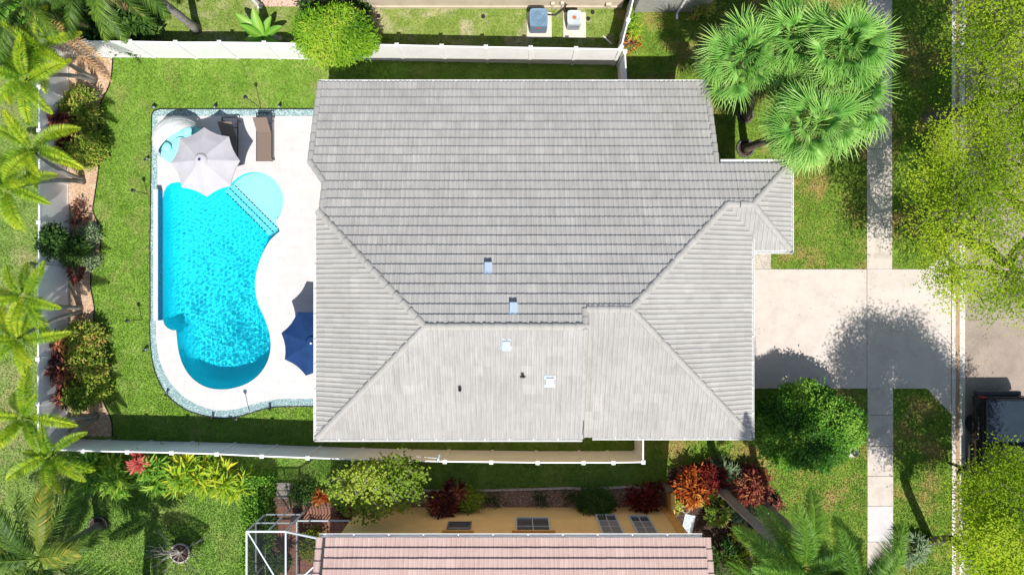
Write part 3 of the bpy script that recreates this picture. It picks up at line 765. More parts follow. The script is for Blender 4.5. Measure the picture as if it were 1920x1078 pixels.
def cap_me(mat, r0=0.128, r1=0.108, L=0.43):
    mb = MB(); n = 8
    for (y, r, lift) in ((0, r0, 0.03), (L, r1, 0.0)):
        for k in range(n + 1):
            a = PI * k / n; mb.v.append((math.cos(a) * r, y, math.sin(a) * r * 0.75 + lift - 0.045))
    for k in range(n + 1):
        a = PI * k / n; mb.v.append((math.cos(a) * (r0 - 0.02), 0.003, math.sin(a) * (r0 - 0.02) * 0.75 + 0.03 - 0.045))
    for k in range(n):
        mb.f.append((k + 1, k, n + 1 + k, n + 2 + k)[::-1]); mb.f.append((2 * n + 2 + k + 1, 2 * n + 2 + k, k, k + 1)[::-1])
    mb.m = [0] * len(mb.f)
    return mb.mesh('ridge_tile', mat)
def caps(me, a, b, parent, name='ridge_tile', step=0.38):
    a, b = Vector(a), Vector(b); d = b - a; L = d.length; n = max(1, round(L / step)); st = L / n
    y = d.normalized(); x = y.cross(Vector((0, 0, 1))).normalized(); z = x.cross(y)
    for i in range(n):
        M = Matrix((x, y, z)).transposed().to_4x4() @ Matrix.Rotation(R.uniform(-0.012, 0.012), 4, 'Z'); M.translation = a + y * (i * st) + z * (0.04 + R.uniform(0, 0.004))
        obj(name, me, parent, mat4=M)
def gutter(parent, a, b, out, hang=0.9):
    a, b = Vector(a), Vector(b); out = Vector(out).normalized(); d = (b - a); L = d.length
    prof = [(0.0, 0.0), (0.0, -0.11), (0.085, -0.11), (0.12, -0.05), (0.12, 0.0), (0.135, 0.0), (0.135, -0.012)]
    mb = MB(); k = len(prof)
    for p in (a, b):
        for (o, z) in prof: mb.v.append(tuple(p + out * (o - 0.02) + Vector((0, 0, z - 0.01))))
    for i in range(k - 1): mb.f.append((i, i + 1, k + i + 1, k + i)); mb.m.append(0)
    mb.f += [(0, 1, 2, 3, 4), (k + 4, k + 3, k + 2, k + 1, k)]; mb.m += [0, 0]
    g = mb.build('gutter', M_WHITE, parent)
    n = int(L / hang)
    for i in range(1, n + 1):
        p = a + d * (i / (n + 1)); m2 = MB()
        m2.beam(p + out * -0.02 + Vector((0, 0, 0.0)), p + out * 0.115 + Vector((0, 0, 0.0)), 0.03, 0.008)
        m2.build('hanger', M_WHITE, g)
def roof_sheet(mb, poly, pl, dz=-0.012):
    o = len(mb.v)
    for (x, y) in poly: mb.v.append((x, y, pl.z(x, y) + dz))
    for t in tess(poly): mb.f.append(tuple(o + i for i in t)); mb.m.append(0)

T = 0.417
PN = Plane(0, 7.76, 3.4, 0, -T)
zW, zE, zG = 7.16, 6.93, 5.44
yW = 7.76 - (zW - 3.4) / T; yE = 7.76 - (zE - 3.4) / T; yG = 7.76 - (zG - 3.4) / T
RW = (-2.79, yW); RE = (3.86, yE)
PW = Plane(RW[0], RW[1], zW, T, 0); PS1 = Plane(RW[0], RW[1], zW, 0, T); PS2 = Plane(RE[0], RE[1], zE, 0, T); PE = Plane(RE[0], RE[1], zE, -T, 0)
eW, eE, eG = 5.53, 5.05, 4.80
dW = (zW - eW) / T; dE = (zE - eE) / T; dG = (zG - eG) / T
XS = 2.42
xEe = RE[0] + dE
R3 = (RE[0] + (yG - yE), yG); R4 = (8.32, yG)
PGS = Plane(R4[0], yG, zG, 0, T); PGE = Plane(R4[0], yG, zG, -T, 0)
xG = R4[0] + dG; yGN = yG + dG; yGS = yG - dG
hipx = -6.55; hipy = yW + (RW[0] - hipx)
N_POLY = [(-7.18, 7.62), (-7.18, 4.45), (hipx, 3.65), (hipx, hipy), RW, (XS, yW), (XS, yE), RE, R3, R4, (xG, yGN), (7.25, yGN), (7.25, 7.62)]
W_POLY = [(RW[0] - dW, yW - dW), RW, (RW[0] - dW, yW + dW)]
W_POLY = [(RW[0] - dW, yW - dW), RW, (hipx, hipy), (RW[0] - dW, hipy)]
S1_POLY = [(RW[0] - dW, yW - dW), (XS, yW - dW), (XS, yW), RW]
S2_POLY = [(XS, yE - dE), (xEe, yE - dE), RE, (XS, yE)]
vy = yG - (xEe - R3[0])
E_POLY = [(xEe, yE - dE), (xEe, vy), R3, RE]
GS_POLY = [(xEe, yGS), (xG, yGS), R4, R3, (xEe, vy)]
GE_POLY = [(xG, yGS), (xG, yGN), R4]
SLOPES = [(N_POLY, PN, M_TILE_X, 0.0), (W_POLY, PW, M_TILE_Y, 0.1), (S1_POLY, PS1, M_TILE_X, 0.05), (S2_POLY, PS2, M_TILE_X, 0.0), (E_POLY, PE, M_TILE_Y, 0.0), (GS_POLY, PGS, M_TILE_X, 0.1), (GE_POLY, PGE, M_TILE_Y, 0.0)]

house = thing('house', 'single grey tiled house with hipped roof in the centre, pool deck at its west side', 'house')
hz = [(x, y, PN.z(x, y) - 0.1) for x, y in ((-6.8, 7.3), (6.9, 7.3), (6.9, 4.0))] + [(9.5, 4.0, 4.85), (9.5, 1.8, 4.85), (7.9, 1.8, 4.85), (7.9, -4.8, 5.1), (XS, -4.8, 5.1), (XS, -4.8, 5.55), (-6.25, -4.8, 5.55), (-6.25, 2.2, 5.55), (-6.25, 3.5, 5.05), (-6.8, 4.3, PN.z(0, 4.3) - 0.1)]
mb = MB(); n = len(hz)
for (x, y, z) in hz: mb.v += [(x, y, 0.0), (x, y, z)]
for i in range(n):
    j = (i + 1) % n; mb.f.append((2 * j, 2 * i, 2 * i + 1, 2 * j + 1)); mb.m.append(0)
mb.build('wall', M_TAN, house)
mb = MB()
for poly, pl, m, s in SLOPES: roof_sheet(mb, poly, pl)
mb.box((XS + 0.01, (yW + yW - dW) / 2, 5.85), (0.02, dW, 0.02))
# step wall between the two south slopes
za, zb = PS1.z(0, yW - dW), zW
mb.add([(XS - 0.01, yW - dW, za), (XS - 0.01, yE, PN.z(0, yE)), (XS - 0.01, yW, zW), (XS - 0.01, yW - dW, za - 0.55), (XS - 0.01, yE, PN.z(0, yE) - 0.5)], [(3, 4, 1, 2, 0)])
roof = mb.build('roof', M_UNDER, house)
allfull = []; CV = {}; 
for poly, pl, m, s in SLOPES:
    full, cv, cf, ct, cpn = lay_tiles(poly, pl, m, s)
    allfull += [(M, m) for M in full]
    a = CV.setdefault(m.name, [[], [], [], []]); o = len(a[0]); a[0] += cv; a[3] += cpn; a[1] += [tuple(i + o for i in f) for f in cf]; a[2] += ct
allfull.sort(key=lambda t: -t[0].translation.z)
TM = {m.name: tile_me(m) for m in (M_TILE_X, M_TILE_Y, M_PINK)}
for M, m in allfull[:300]: obj('tile', TM[m.name], roof, mat4=M)
for nm, m in ((M_TILE_X.name, M_TILE_X), (M_TILE_Y.name, M_TILE_Y)):
    tv = np.array([v.co[:] for v in TM[nm].vertices]); tq = np.array([list(p.vertices) for p in TM[nm].polygons])
    tt = np.concatenate([tq[:, [0, 1, 2]], tq[:, [0, 2, 3]]])
    Ms = [M for M, mm in allfull[300:] if mm is m]
    A_ = np.array([[list(r) for r in M] for M in Ms])
    V_ = np.einsum('nij,kj->nki', A_[:, :3, :3], tv) + A_[:, None, :3, 3]
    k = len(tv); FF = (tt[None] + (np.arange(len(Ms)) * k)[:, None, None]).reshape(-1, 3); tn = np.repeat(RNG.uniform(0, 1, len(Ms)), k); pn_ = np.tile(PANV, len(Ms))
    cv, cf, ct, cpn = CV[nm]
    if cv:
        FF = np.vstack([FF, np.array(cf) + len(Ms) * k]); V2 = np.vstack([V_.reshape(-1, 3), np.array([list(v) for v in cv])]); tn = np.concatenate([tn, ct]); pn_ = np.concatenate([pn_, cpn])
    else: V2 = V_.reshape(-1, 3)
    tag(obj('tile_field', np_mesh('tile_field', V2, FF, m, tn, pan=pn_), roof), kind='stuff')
CAPM = cap_me(M_CAP); RAKM = cap_me(M_CAP, 0.115, 0.10)
def z3(p, pl): return (p[0], p[1], pl.z(*p))
pRW, pRE = (*RW, zW), (*RE, zE); pR3, pR4 = (*R3, zG), (*R4, zG)
caps(CAPM, (hipx - 0.12, hipy + 0.12, PN.z(0, hipy + 0.12)), pRW, roof)
caps(CAPM, (RW[0] - dW, yW - dW, eW), pRW, roof)
caps(CAPM, pRW, (XS, yW, zW), roof)
caps(CAPM, (XS, yE, zE), pRE, roof)
caps(CAPM, (xEe, yE - dE, eE), pRE, roof)
caps(CAPM, pR3, pRE, roof)
caps(CAPM, pR3, pR4, roof)
caps(CAPM, (xG, yGN, eG), pR4, roof)
caps(CAPM, (xG, yGS, eG), pR4, roof)
caps(RAKM, (-7.16, 7.62, PN.z(0, 7.62)), (-7.16, 4.45, PN.z(0, 4.45)), roof, 'rake_tile')
caps(RAKM, (-7.16, 4.45, PN.z(0, 4.45)), (hipx, 3.65, PN.z(0, 3.65)), roof, 'rake_tile')
caps(RAKM, (hipx, 3.65, PN.z(0, 3.65)), (hipx, hipy + 0.15, PN.z(0, hipy + 0.15)), roof, 'rake_tile')
caps(RAKM, (7.25, 7.62, PN.z(0, 7.62)), (7.25, yGN, PN.z(0, yGN)), roof, 'rake_tile')
caps(RAKM, (XS - 0.06, yE, zE), (XS - 0.06, yW, zW), roof, 'rake_tile')
caps(RAKM, (XS - 0.05, yW - dW, eW - 0.04), (XS - 0.05, yW, zW - 0.04), roof, 'rake_tile')
gutter(house, (-7.2, 7.63, 3.47), (7.25, 7.63, 3.47), (0, 1, 0))
gutter(house, (RW[0] - dW - 0.02, yW - dW - 0.1, eW), (RW[0] - dW - 0.02, hipy, eW), (-1, 0, 0))
gutter(house, (RW[0] - dW - 0.1, yW - dW - 0.02, eW), (XS, yW - dW - 0.02, eW), (0, -1, 0))
gutter(house, (XS + 0.4, yE - dE - 0.02, eE), (xEe + 0.1, yE - dE - 0.02, eE), (0, -1, 0))
gutter(house, (xEe + 0.02, yE - dE - 0.1, eE), (xEe + 0.02, vy - 0.05, eE), (1, 0, 0))
gutter(house, (7.4, yGN + 0.02, eG), (xG + 0.1, yGN + 0.02, eG), (0, 1, 0))
gutter(house, (xG + 0.02, yGS - 0.1, eG), (xG + 0.02, yGN + 0.1, eG), (1, 0, 0))
gutter(house, (xEe + 0.15, yGS - 0.02, eG), (xG + 0.1, yGS - 0.02, eG), (0, -1, 0))
# box vents and pipes through the roof
def on_plane(a, b, pl):
    z = 5.0
    for _ in range(20):
        p = P(a, b, z); z = pl.z(p.x, p.y)
    return P(a, b, z)
for (a, b, pl, up) in ((916, 505, PN, -1), (963, 580, PN, -1), (949, 646, PS1, 1), (1031, 714, PS1, 1)):
    p = on_plane(a, b, pl); U, V, N = pl.frame(); M = Matrix((U, V, N)).transposed()
    mb = MB(); w, l = 0.25, 0.30
    vs = [(-w / 2, -l * .42, 0.0), (w / 2, -l * .42, 0.0), (w / 2, l * .5, 0.0), (-w / 2, l * .5, 0.0), (-w / 2, -l * .42, 0.16), (w / 2, -l * .42, 0.16), (w / 2, l * .5, 0.06), (-w / 2, l * .5, 0.06)]
    if up < 0: vs = [(-w / 2, -l * .5, 0.0), (w / 2, -l * .5, 0.0), (w / 2, l * .5, 0.0), (-w / 2, l * .5, 0.0), (-w / 2, -l * .5, 0.22), (w / 2, -l * .5, 0.22), (w / 2, l * .5, 0.10), (-w / 2, l * .5, 0.10)]
    mb.add([Vector(p) + M @ Vector(v) + N * 0.03 for v in vs], [(4, 5, 6, 7), (1, 2, 6, 5), (0, 4, 7, 3), (2, 3, 7, 6)])
    mb.cur = 1; mb.add([Vector(p) + M @ Vector(v) + N * 0.03 for v in (vs[0], vs[1], vs[5], vs[4])], [(0, 1, 2, 3)])
    mb.cur = 0; mb.box(Vector(p) + N * 0.035, (w + 0.12, l + 0.14, 0.012), mat3=M)
    mb.build('roof_vent', [M_GALV, M_DARK], roof)
for (a, b) in ((863, 729), (980, 703)):
    p = on_plane(a, b, PS1); mb = MB(); mb.lathe([(0.055, -0.1), (0.055, 0.22), (0.042, 0.22), (0.042, 0.0)], 10, p); mb.lathe([(0.12, 0.0), (0.055, 0.07)], 10, p)
    mb.build('vent_pipe', M_DARK, roof)

# ------------------------------------------------------------------ neighbour's house with pink roof
nb = thing('house', 'yellow stucco neighbour house with pink tiled roof along the bottom', 'house')
yWl, zEv, yEv = -9.26, 4.39, -9.0
xl, xr = -6.45, 6.55
mb = MB(); mb.prism([(xl, -19.5), (xr, -19.5), (xr, yWl), (xl, yWl)], 0, 4.42); mb.build('wall', M_YELLOW, nb)
mb = MB(); mb.box((xr - 0.12, yWl + 0.02, 2.2), (0.34, 0.07, 4.3)); mb.box((xr + 0.02, yWl - 0.2, 2.2), (0.07, 0.5, 4.3)); mb.build('corner_trim', M_YTRIM, nb)
PNB = Plane(0, yEv, zEv, 0, -T); PSB = Plane(0, -19.9, zEv, 0, T)
NB_POLY = [(-6.93, yEv), (-6.93, -14.45), (7.03, -14.45), (7.03, yEv)]
mb = MB(); roof_sheet(mb, NB_POLY, PNB); roof_sheet(mb, [(-6.93, -19.9), (7.03, -19.9), (7.03, -14.45), (-6.93, -14.45)], PSB)
nroof = mb.build('roof', M_UNDER, nb)
full, cv, cf, ct, cpn = lay_tiles([(7.03, -11.6), (7.03, yEv), (-6.93, yEv), (-6.93, -11.6)], PNB, M_PINK, 0.0)
for M in full[:298]: obj('tile', TM[M_PINK.name], nroof, mat4=M)
rest = full[298:]
if rest:
    tv = np.array([v.co[:] for v in TM[M_PINK.name].vertices]); tq = np.array([list(p.vertices) for p in TM[M_PINK.name].polygons]); tt = np.concatenate([tq[:, [0, 1, 2]], tq[:, [0, 2, 3]]])
    A_ = np.array([[list(r) for r in M] for M in rest]); V_ = np.einsum('nij,kj->nki', A_[:, :3, :3], tv) + A_[:, None, :3, 3]
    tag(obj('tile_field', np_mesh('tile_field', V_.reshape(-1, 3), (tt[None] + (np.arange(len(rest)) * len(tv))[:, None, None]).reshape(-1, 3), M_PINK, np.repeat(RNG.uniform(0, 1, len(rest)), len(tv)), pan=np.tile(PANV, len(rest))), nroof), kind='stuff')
PRAK = cap_me(M_PINK, 0.13, 0.115)
caps(PRAK, (-6.93, yEv, zEv), (-6.93, -11.6, PNB.z(0, -11.6)), nroof, 'rake_tile')
caps(PRAK, (7.03, yEv, zEv), (7.03, -11.6, PNB.z(0, -11.6)), nroof, 'rake_tile')
gutter(nb, (-6.95, yEv + 0.03, zEv), (6.85, yEv + 0.03, zEv), (0, 1, 0), 1.35)
def wallpt(a, b):                      # pixel on the yellow wall -> (x, z)
    s = -yWl / (b - 539); z = H - s * F
    return ((a - 960) * s, z)
def window(parent, a0, b0, a1, b1, rows, cols, split=None, head=True):
    (xa_, z0), (xb_, _) = wallpt(a0, b0), wallpt(a1, b0); z1 = wallpt(a0, b1)[1]
    y = yWl + 0.015; fw = 0.06
    mb = MB()
    for c, s in ((((xa_ + xb_) / 2, z0), (xb_ - xa_ + fw, fw)), (((xa_ + xb_) / 2, z1), (xb_ - xa_ + fw, fw)), ((xa_, (z0 + z1) / 2), (fw, z1 - z0 - fw)), ((xb_, (z0 + z1) / 2), (fw, z1 - z0 - fw))):
        mb.box((c[0], y + 0.025, c[1]), (s[0], 0.08, s[1]))
    w = mb.build('window', M_GREYSLAT if rows == 2 and cols == 1 else M_ALU, parent)
    zs = [z0 + (z1 - z0) * i / rows for i in range(rows + 1)] if not split else [z0] + [z0 + (z1 - z0) * s for s in split] + [z1]
    xs_ = [xa_ + (xb_ - xa_) * i / cols for i in range(cols + 1)]
    for i in range(len(zs) - 1):
        for j in range(cols):
            m2 = MB(); m2.box(((xs_[j] + xs_[j + 1]) / 2, y + 0.004, (zs[i] + zs[i + 1]) / 2), (xs_[j + 1] - xs_[j] - 0.035, 0.012, zs[i + 1] - zs[i] - 0.035))
            m2.build('pane', M_BLIND if i in (1, 2) and rows > 2 else M_GLASS, w)
    mb = MB()
    for z in zs[1:-1]: mb.box(((xa_ + xb_) / 2, y + 0.022, z), (xb_ - xa_ - 0.06, 0.03, 0.035))
    for x in xs_[1:-1]: mb.box((x, y + 0.018, (z0 + z1) / 2), (0.032, 0.026, z1 - z0 - 0.06))
    mb.build('muntin', M_ALU, w)
    if head:
        m3 = MB(); m3.box(((xa_ + xb_) / 2, yWl + 0.05, z1 + 0.1), (xb_ - xa_ + 0.35, 0.14, 0.12)); m3.build('head_moulding', M_YTRIM, w)
window(nb, 842, 981, 883, 998, 2, 1, (0.62,))
window(nb, 968, 973, 1028, 998, 2, 2, (0.62,))
window(nb, 1117, 967, 1153, 1012, 4, 2, head=False)
window(nb, 1179, 969, 1214, 1013, 4, 2, head=False)

# ------------------------------------------------------------------ neighbour's house to the north (mostly outside the frame)
nh = thing('house', 'beige stucco neighbour house wall at the top edge behind air conditioners', 'house')
mb = MB(); mb.prism([(-8.3, 11.8), (4.62, 11.8), (4.62, 22), (-8.3, 22)], 0, 3.0); mb.build('wall', M_BEIGE, nh)
mb = MB(); mb.box((-1.84, 11.775, 0.09), (12.9, 0.05, 0.18)); mb.build('footing', M_BEIGE, nh)
mb = MB(); roof_sheet(mb, [(-8.8, 11.35), (5.0, 11.35), (5.0, 17), (-8.8, 17)], Plane(0, 11.35, 3.0, 0, T)); roof_sheet(mb, [(-8.8, 22.65), (-8.8, 17), (5.0, 17), (5.0, 22.65)], Plane(0, 22.65, 3.0, 0, -T)); mb.build('roof', M_TILE_X, nh)
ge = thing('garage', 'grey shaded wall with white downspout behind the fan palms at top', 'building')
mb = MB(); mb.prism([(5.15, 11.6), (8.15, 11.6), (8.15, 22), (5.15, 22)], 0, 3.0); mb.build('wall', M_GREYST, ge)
mb = MB(); mb.beam((6.95, 11.53, 0.0), (6.95, 11.53, 2.95), 0.09, 0.07); mb.beam((6.95, 11.5, 0.06), (6.95, 11.3, 0.02), 0.09, 0.07); mb.build('downspout', M_WHITE, ge)
mb = MB(); roof_sheet(mb, [(4.95, 11.2), (8.6, 11.2), (8.6, 17), (4.95, 17)], Plane(0, 11.2, 3.0, 0, T)); mb.build('roof', M_TILE_X, ge)
sheet('patio_pink', px([(487, -120), (640, -120), (640, 13), (487, 13)]), 0.014, M_PINKST)

# ------------------------------------------------------------------ white vinyl fences
def fence(label, pts, name='vinyl_fence', skip_first=False):
    t = thing(name, label, 'fence')
    pm = MB(); pm.box((0, 0, FZ / 2), (0.125, 0.125, FZ))
    pm.add([(-.08, -.08, FZ), (.08, -.08, FZ), (.08, .08, FZ), (-.08, .08, FZ), (-.08, -.08, FZ + .035), (.08, -.08, FZ + .035), (.08, .08, FZ + .035), (-.08, .08, FZ + .035), (0, 0, FZ + .09)],
           [(0, 1, 5, 4), (1, 2, 6, 5), (2, 3, 7, 6), (3, 0, 4, 7), (4, 5, 8), (5, 6, 8), (6, 7, 8), (7, 4, 8), (3, 2, 1, 0)])
    pme = pm.mesh('post', M_VINYL)
    for i, p in enumerate(pts):
        if i == 0 and skip_first: continue
        M = Matrix.Rotation(math.atan2(pts[-1][1] - pts[0][1], pts[-1][0] - pts[0][0]), 4, 'Z'); M.translation = (p[0], p[1], 0); obj('post', pme, t, mat4=M)
    for a, b in zip(pts[:-1], pts[1:]):
        a, b = Vector((a[0], a[1])), Vector((b[0], b[1])); d = b - a; L = d.length - 0.125; ang = math.atan2(d.y, d.x); c = (a + b) / 2
        mb = MB(); nb_ = max(2, round(L / 0.15)); bw = L / nb_
        prof = []
        for i in range(nb_):
            s = -L / 2 + i * bw; prof += [(s, 0.012), (s + 0.008, 0.018), (s + bw - 0.008, 0.018)]
        prof.append((L / 2, 0.012))
        z0, z1 = 0.10, FZ - 0.09
        for sg in (1, -1):
            o = len(mb.v)
            for (s, y) in prof: mb.v += [(s, sg * y, z0), (s, sg * y, z1)]
            for i in range(len(prof) - 1):
                f = (o + 2 * i, o + 2 * i + 2, o + 2 * i + 3, o + 2 * i + 1); mb.f.append(f if sg < 0 else f[::-1]); mb.m.append(0)
        M = Matrix.Rotation(ang, 4, 'Z'); M.translation = (c.x, c.y, R.uniform(-0.006, 0.006)); pn = obj('panel', mb.mesh('panel', M_VINYL), t, mat4=M)
        for z in (0.07, FZ - 0.055):
            m2 = MB(); m2.box((0, 0, z), (L + 0.02, 0.05, 0.14 if z < 1 else 0.11)); m2.build('rail', M_VINYL, pn)
    return t
def fp(lst): return [tuple(P(a, b, FZ))[:2] for a, b in lst]
fence('white vinyl fence along the north side of the backyard', fp([(73, 78), (159, 78), (244, 78.5), (329, 80), (411, 80), (495, 81), (578, 82.5), (661, 83.5), (744, 85), (828, 87), (911, 88.5), (995, 90), (1080, 91.5), (1163, 93)]))
fence('white vinyl fence along the west side behind the planting bed', fp([(72.5, 78), (73, 161), (73, 245), (73, 331), (72.5, 417), (72, 500), (71.5, 587), (71, 673), (71, 757), (72, 842)]), skip_first=True)
fence('white vinyl fence along the south side of the backyard', fp([(72, 842), (155, 845), (239, 847), (322, 848.5), (407, 851), (491, 855), (577, 858), (662, 861), (748, 863), (834, 865), (921, 866), (1008, 867), (1094, 867), (1150, 867), (1206, 866)]), skip_first=True)
fence('short white fence return meeting the north side of the grey roof', fp([(1172, 97), (1175, 165)]))
fence('short white fence return meeting the south eave of the grey roof', fp([(1206, 866), (1206, 815)]), skip_first=True)
fence('white fence running off the top edge beside the air conditioners', fp([(1165, 89), (1178, 38), (1192, -18), (1208, -75)]))
#@@OBJECTS
# ------------------------------------------------------------------ garden furniture
def umbrella(label, hub_px, zh, zt, r, mat, rot, mast):
    c = G(hub_px[0], hub_px[1], zh)
    t = thing('patio_umbrella', label, 'umbrella', c)
    mb = MB(); n = 8; rings = [(0.16, zh - 0.03), (r * 0.35, zh - (zh - zt) * 0.30), (r * 0.68, zh - (zh - zt) * 0.64), (r, zt)]
    sub = 4
    top = len(mb.v)
    for (rr, z) in rings:
        for k in range(n * sub):
            a = rot + 2 * PI * k / (n * sub); f = (k % sub) / sub
            chord = math.cos(PI / n) / math.cos((f - 0.5) * 2 * PI / n)
            sag = 4 * f * (1 - f)
            rad = rr * chord * (1 - (0.06 * sag if rr == r else 0.0))
            mb.v.append((rad * math.cos(a), rad * math.sin(a), z - 0.025 * sag * rr / r))
    N_ = n * sub
    for i in range(len(rings) - 1):
        for k in range(N_): mb.f.append((i * N_ + k, (i + 1) * N_ + k, (i + 1) * N_ + (k + 1) % N_, i * N_ + (k + 1) % N_)); mb.m.append(0)
    # valance under the rim
    o = len(mb.v)
    for k in range(N_):
        v = mb.v[(len(rings) - 1) * N_ + k]; mb.v.append((v[0] * 0.998, v[1] * 0.998, v[2] - 0.05))
    for k in range(N_): mb.f.append(((len(rings) - 1) * N_ + k, o + k, o + (k + 1) % N_, (len(rings) - 1) * N_ + (k + 1) % N_)); mb.m.append(0)
    can = mb.build('canopy', mat, t)
    mb = MB(); mb.lathe([(0.005, zh + 0.05), (0.20, zh + 0.012), (0.26, zh - 0.035)], 24); mb.build('vent_cap', mat, can)
    for k in range(n):
        a = rot + 2 * PI * k / n; m2 = MB()
        m2.tube([(0.03 * math.cos(a), 0.03 * math.sin(a), zh - 0.03), (r * .98 * math.cos(a), r * .98 * math.sin(a), zt - 0.012)], 0.012, 5); m2.build('rib', M_DARK, t)
    mb = MB(); mb.tube([(0, 0, 0.05), (0, 0, zh + 0.04)], 0.024, 10); mb.build('pole', M_DARK, t)
    mb = MB(); mb.lathe([(0.0, zh + 0.14), (0.035, zh + 0.12), (0.05, zh + 0.08), (0.03, zh + 0.04)], 12); mb.build('finial', mast, t)
    mb = MB(); mb.lathe([(0.28, 0.035), (0.27, 0.09), (0.06, 0.13), (0.04, 0.30)], 24); mb.build('base', M_DARK, t)
    return t
umbrella('pale grey octagonal patio umbrella over the north end of the pool', (375, 300), 2.62, 2.15, 1.36, M_LILAC, math.radians(2), M_BLUE)
umbrella('navy blue octagonal patio umbrella half hidden under the west eave', (584, 643), 2.62, 2.15, 1.36, M_BLUE, math.radians(30), M_ALU)

def lounger(label, x, y):
    t = thing('sun_lounger', label, 'lounger', (x, y, 0.036), group='brown loungers on the deck')
    w = 0.31
    mb = MB(); mb.box((0, 0, 0.33), (0.60, 1.18, 0.03)); bevel(mb.build('seat', M_SLING, t), 0.012)
    a = math.radians(47); L = 0.74
    M = Matrix.Rotation(a, 3, 'X'); c = Vector((0, 0.59, 0.335)) + M @ Vector((0, L / 2, 0))
    mb = MB(); mb.box(c, (0.59, L, 0.028), mat3=M); bevel(mb.build('backrest', M_SLING, t), 0.012)
    for s in (-1, 1):
        mb = MB(); mb.beam((s * (w + 0.015), -0.6, 0.29), (s * (w + 0.015), 1.42, 0.29), 0.035, 0.05); mb.build('side_rail', M_DARK, t)
        for yy in (-0.5, 1.3):
            m2 = MB(); m2.beam((s * (w + 0.015), yy, 0.0), (s * (w + 0.015), yy, 0.265), 0.04); m2.build('leg', M_DARK, t)
        m2 = MB(); m2.tube([(s * (w - .06), 0.59 + math.cos(a) * 0.45, 0.3 + math.sin(a) * 0.45), (s * (w - .06), 1.15, 0.3)], 0.012, 6); m2.build('strut', M_DARK, t)
    for yy in (-0.58, 0.98, 1.41):
        mb = MB(); mb.beam((-w, yy, 0.288), (w, yy, 0.288), 0.035); mb.build('cross_rail', M_DARK, t)
    return t
lounger('brown sling lounger fully in the sun, nearer the house', -10.33, 5.86)
lounger('brown sling lounger half shaded by the pale grey umbrella', -11.77, 5.68)

def daybed():
    c = G(328, 262, 0.9); t = thing('daybed', 'round daybed with white folding hood and aqua mattress in the deck corner', 'daybed', (c.x, c.y, 0.036))
    ax = Vector((math.cos(math.radians(38)), math.sin(math.radians(38)), 0)); rear = Vector((-ax.y, ax.x, 0)); up = Vector((0, 0, 1))
    mb = MB(); mb.lathe([(0.90, 0.0), (0.97, 0.05), (0.99, 0.30), (0.95, 0.32), (0.0, 0.32)], 40); mb.build('base', M_WICKER, t, smooth=False)
    mb = MB(); mb.lathe([(0.95, 0.32), (0.97, 0.36), (0.97, 0.44), (0.93, 0.48), (0.0, 0.485)], 40); mt = mb.build('mattress', M_AQUA, t)
    mb = MB(); pc = -rear * 0.18 - ax * 0.05; mb.lathe([(0.33, 0.48), (0.36, 0.52), (0.33, 0.57), (0.0, 0.60)], 28, (pc.x, pc.y, 0)); mb.build('round_cushion', M_AQUA, t, smooth=False)
    mb = MB(); mb.lathe([(0.365, 0.50), (0.372, 0.515), (0.365, 0.53)], 28, (pc.x, pc.y, 0)); mb.build('cushion_piping', M_AQUAD, t)
    for s in (-1, 1):
        p = ax * s * 0.55 + rear * 0.12; m2 = MB(); m2.lathe([(0.0, 0.485), (0.2, 0.50), (0.23, 0.57), (0.17, 0.64), (0.0, 0.66)], 16, (p.x, p.y, 0)); m2.build('pillow', M_AQUA, t, smooth=True)
    g0 = [(-6, 24), (20, 50), (46, 74), (70, 92)]
    for i, (p0, p1) in enumerate(g0):
        r = 1.06 - 0.022 * i; mb = MB(); na, np_ = 22, 4
        for j in range(np_ + 1):
            ph_ = math.radians(p0 + (p1 - p0) * j / np_); bul = 1 + 0.018 * math.sin(PI * j / np_)
            for k in range(na + 1):
                a = math.radians(-90 + 180 * k / na)
                p = ax * math.sin(a) * r + (rear * math.cos(ph_) + up * math.sin(ph_) * 1.05) * math.cos(a) * r * bul
                mb.v.append((p.x, p.y, 0.40 + max(-0.05, p.z)))
        for j in range(np_):
            for k in range(na):
                o = j * (na + 1) + k; mb.f.append((o, o + 1, o + na + 2, o + na + 1)); mb.m.append(0)
        hg = mb.build('hood_panel', M_CANVASW, t, smooth=True)
        m2 = MB(); ph_ = math.radians(p1)
        m2.tube([tuple(ax * math.sin(a) * r * 1.004 + (rear * math.cos(ph_) + up * math.sin(ph_) * 1.05) * math.cos(a) * r * 1.004 + Vector((0, 0, 0.40))) for a in [math.radians(-90 + 15 * q) for q in range(13)]], 0.014, 6)
        m2.build('hood_rib', M_ACGREY, hg)
daybed()

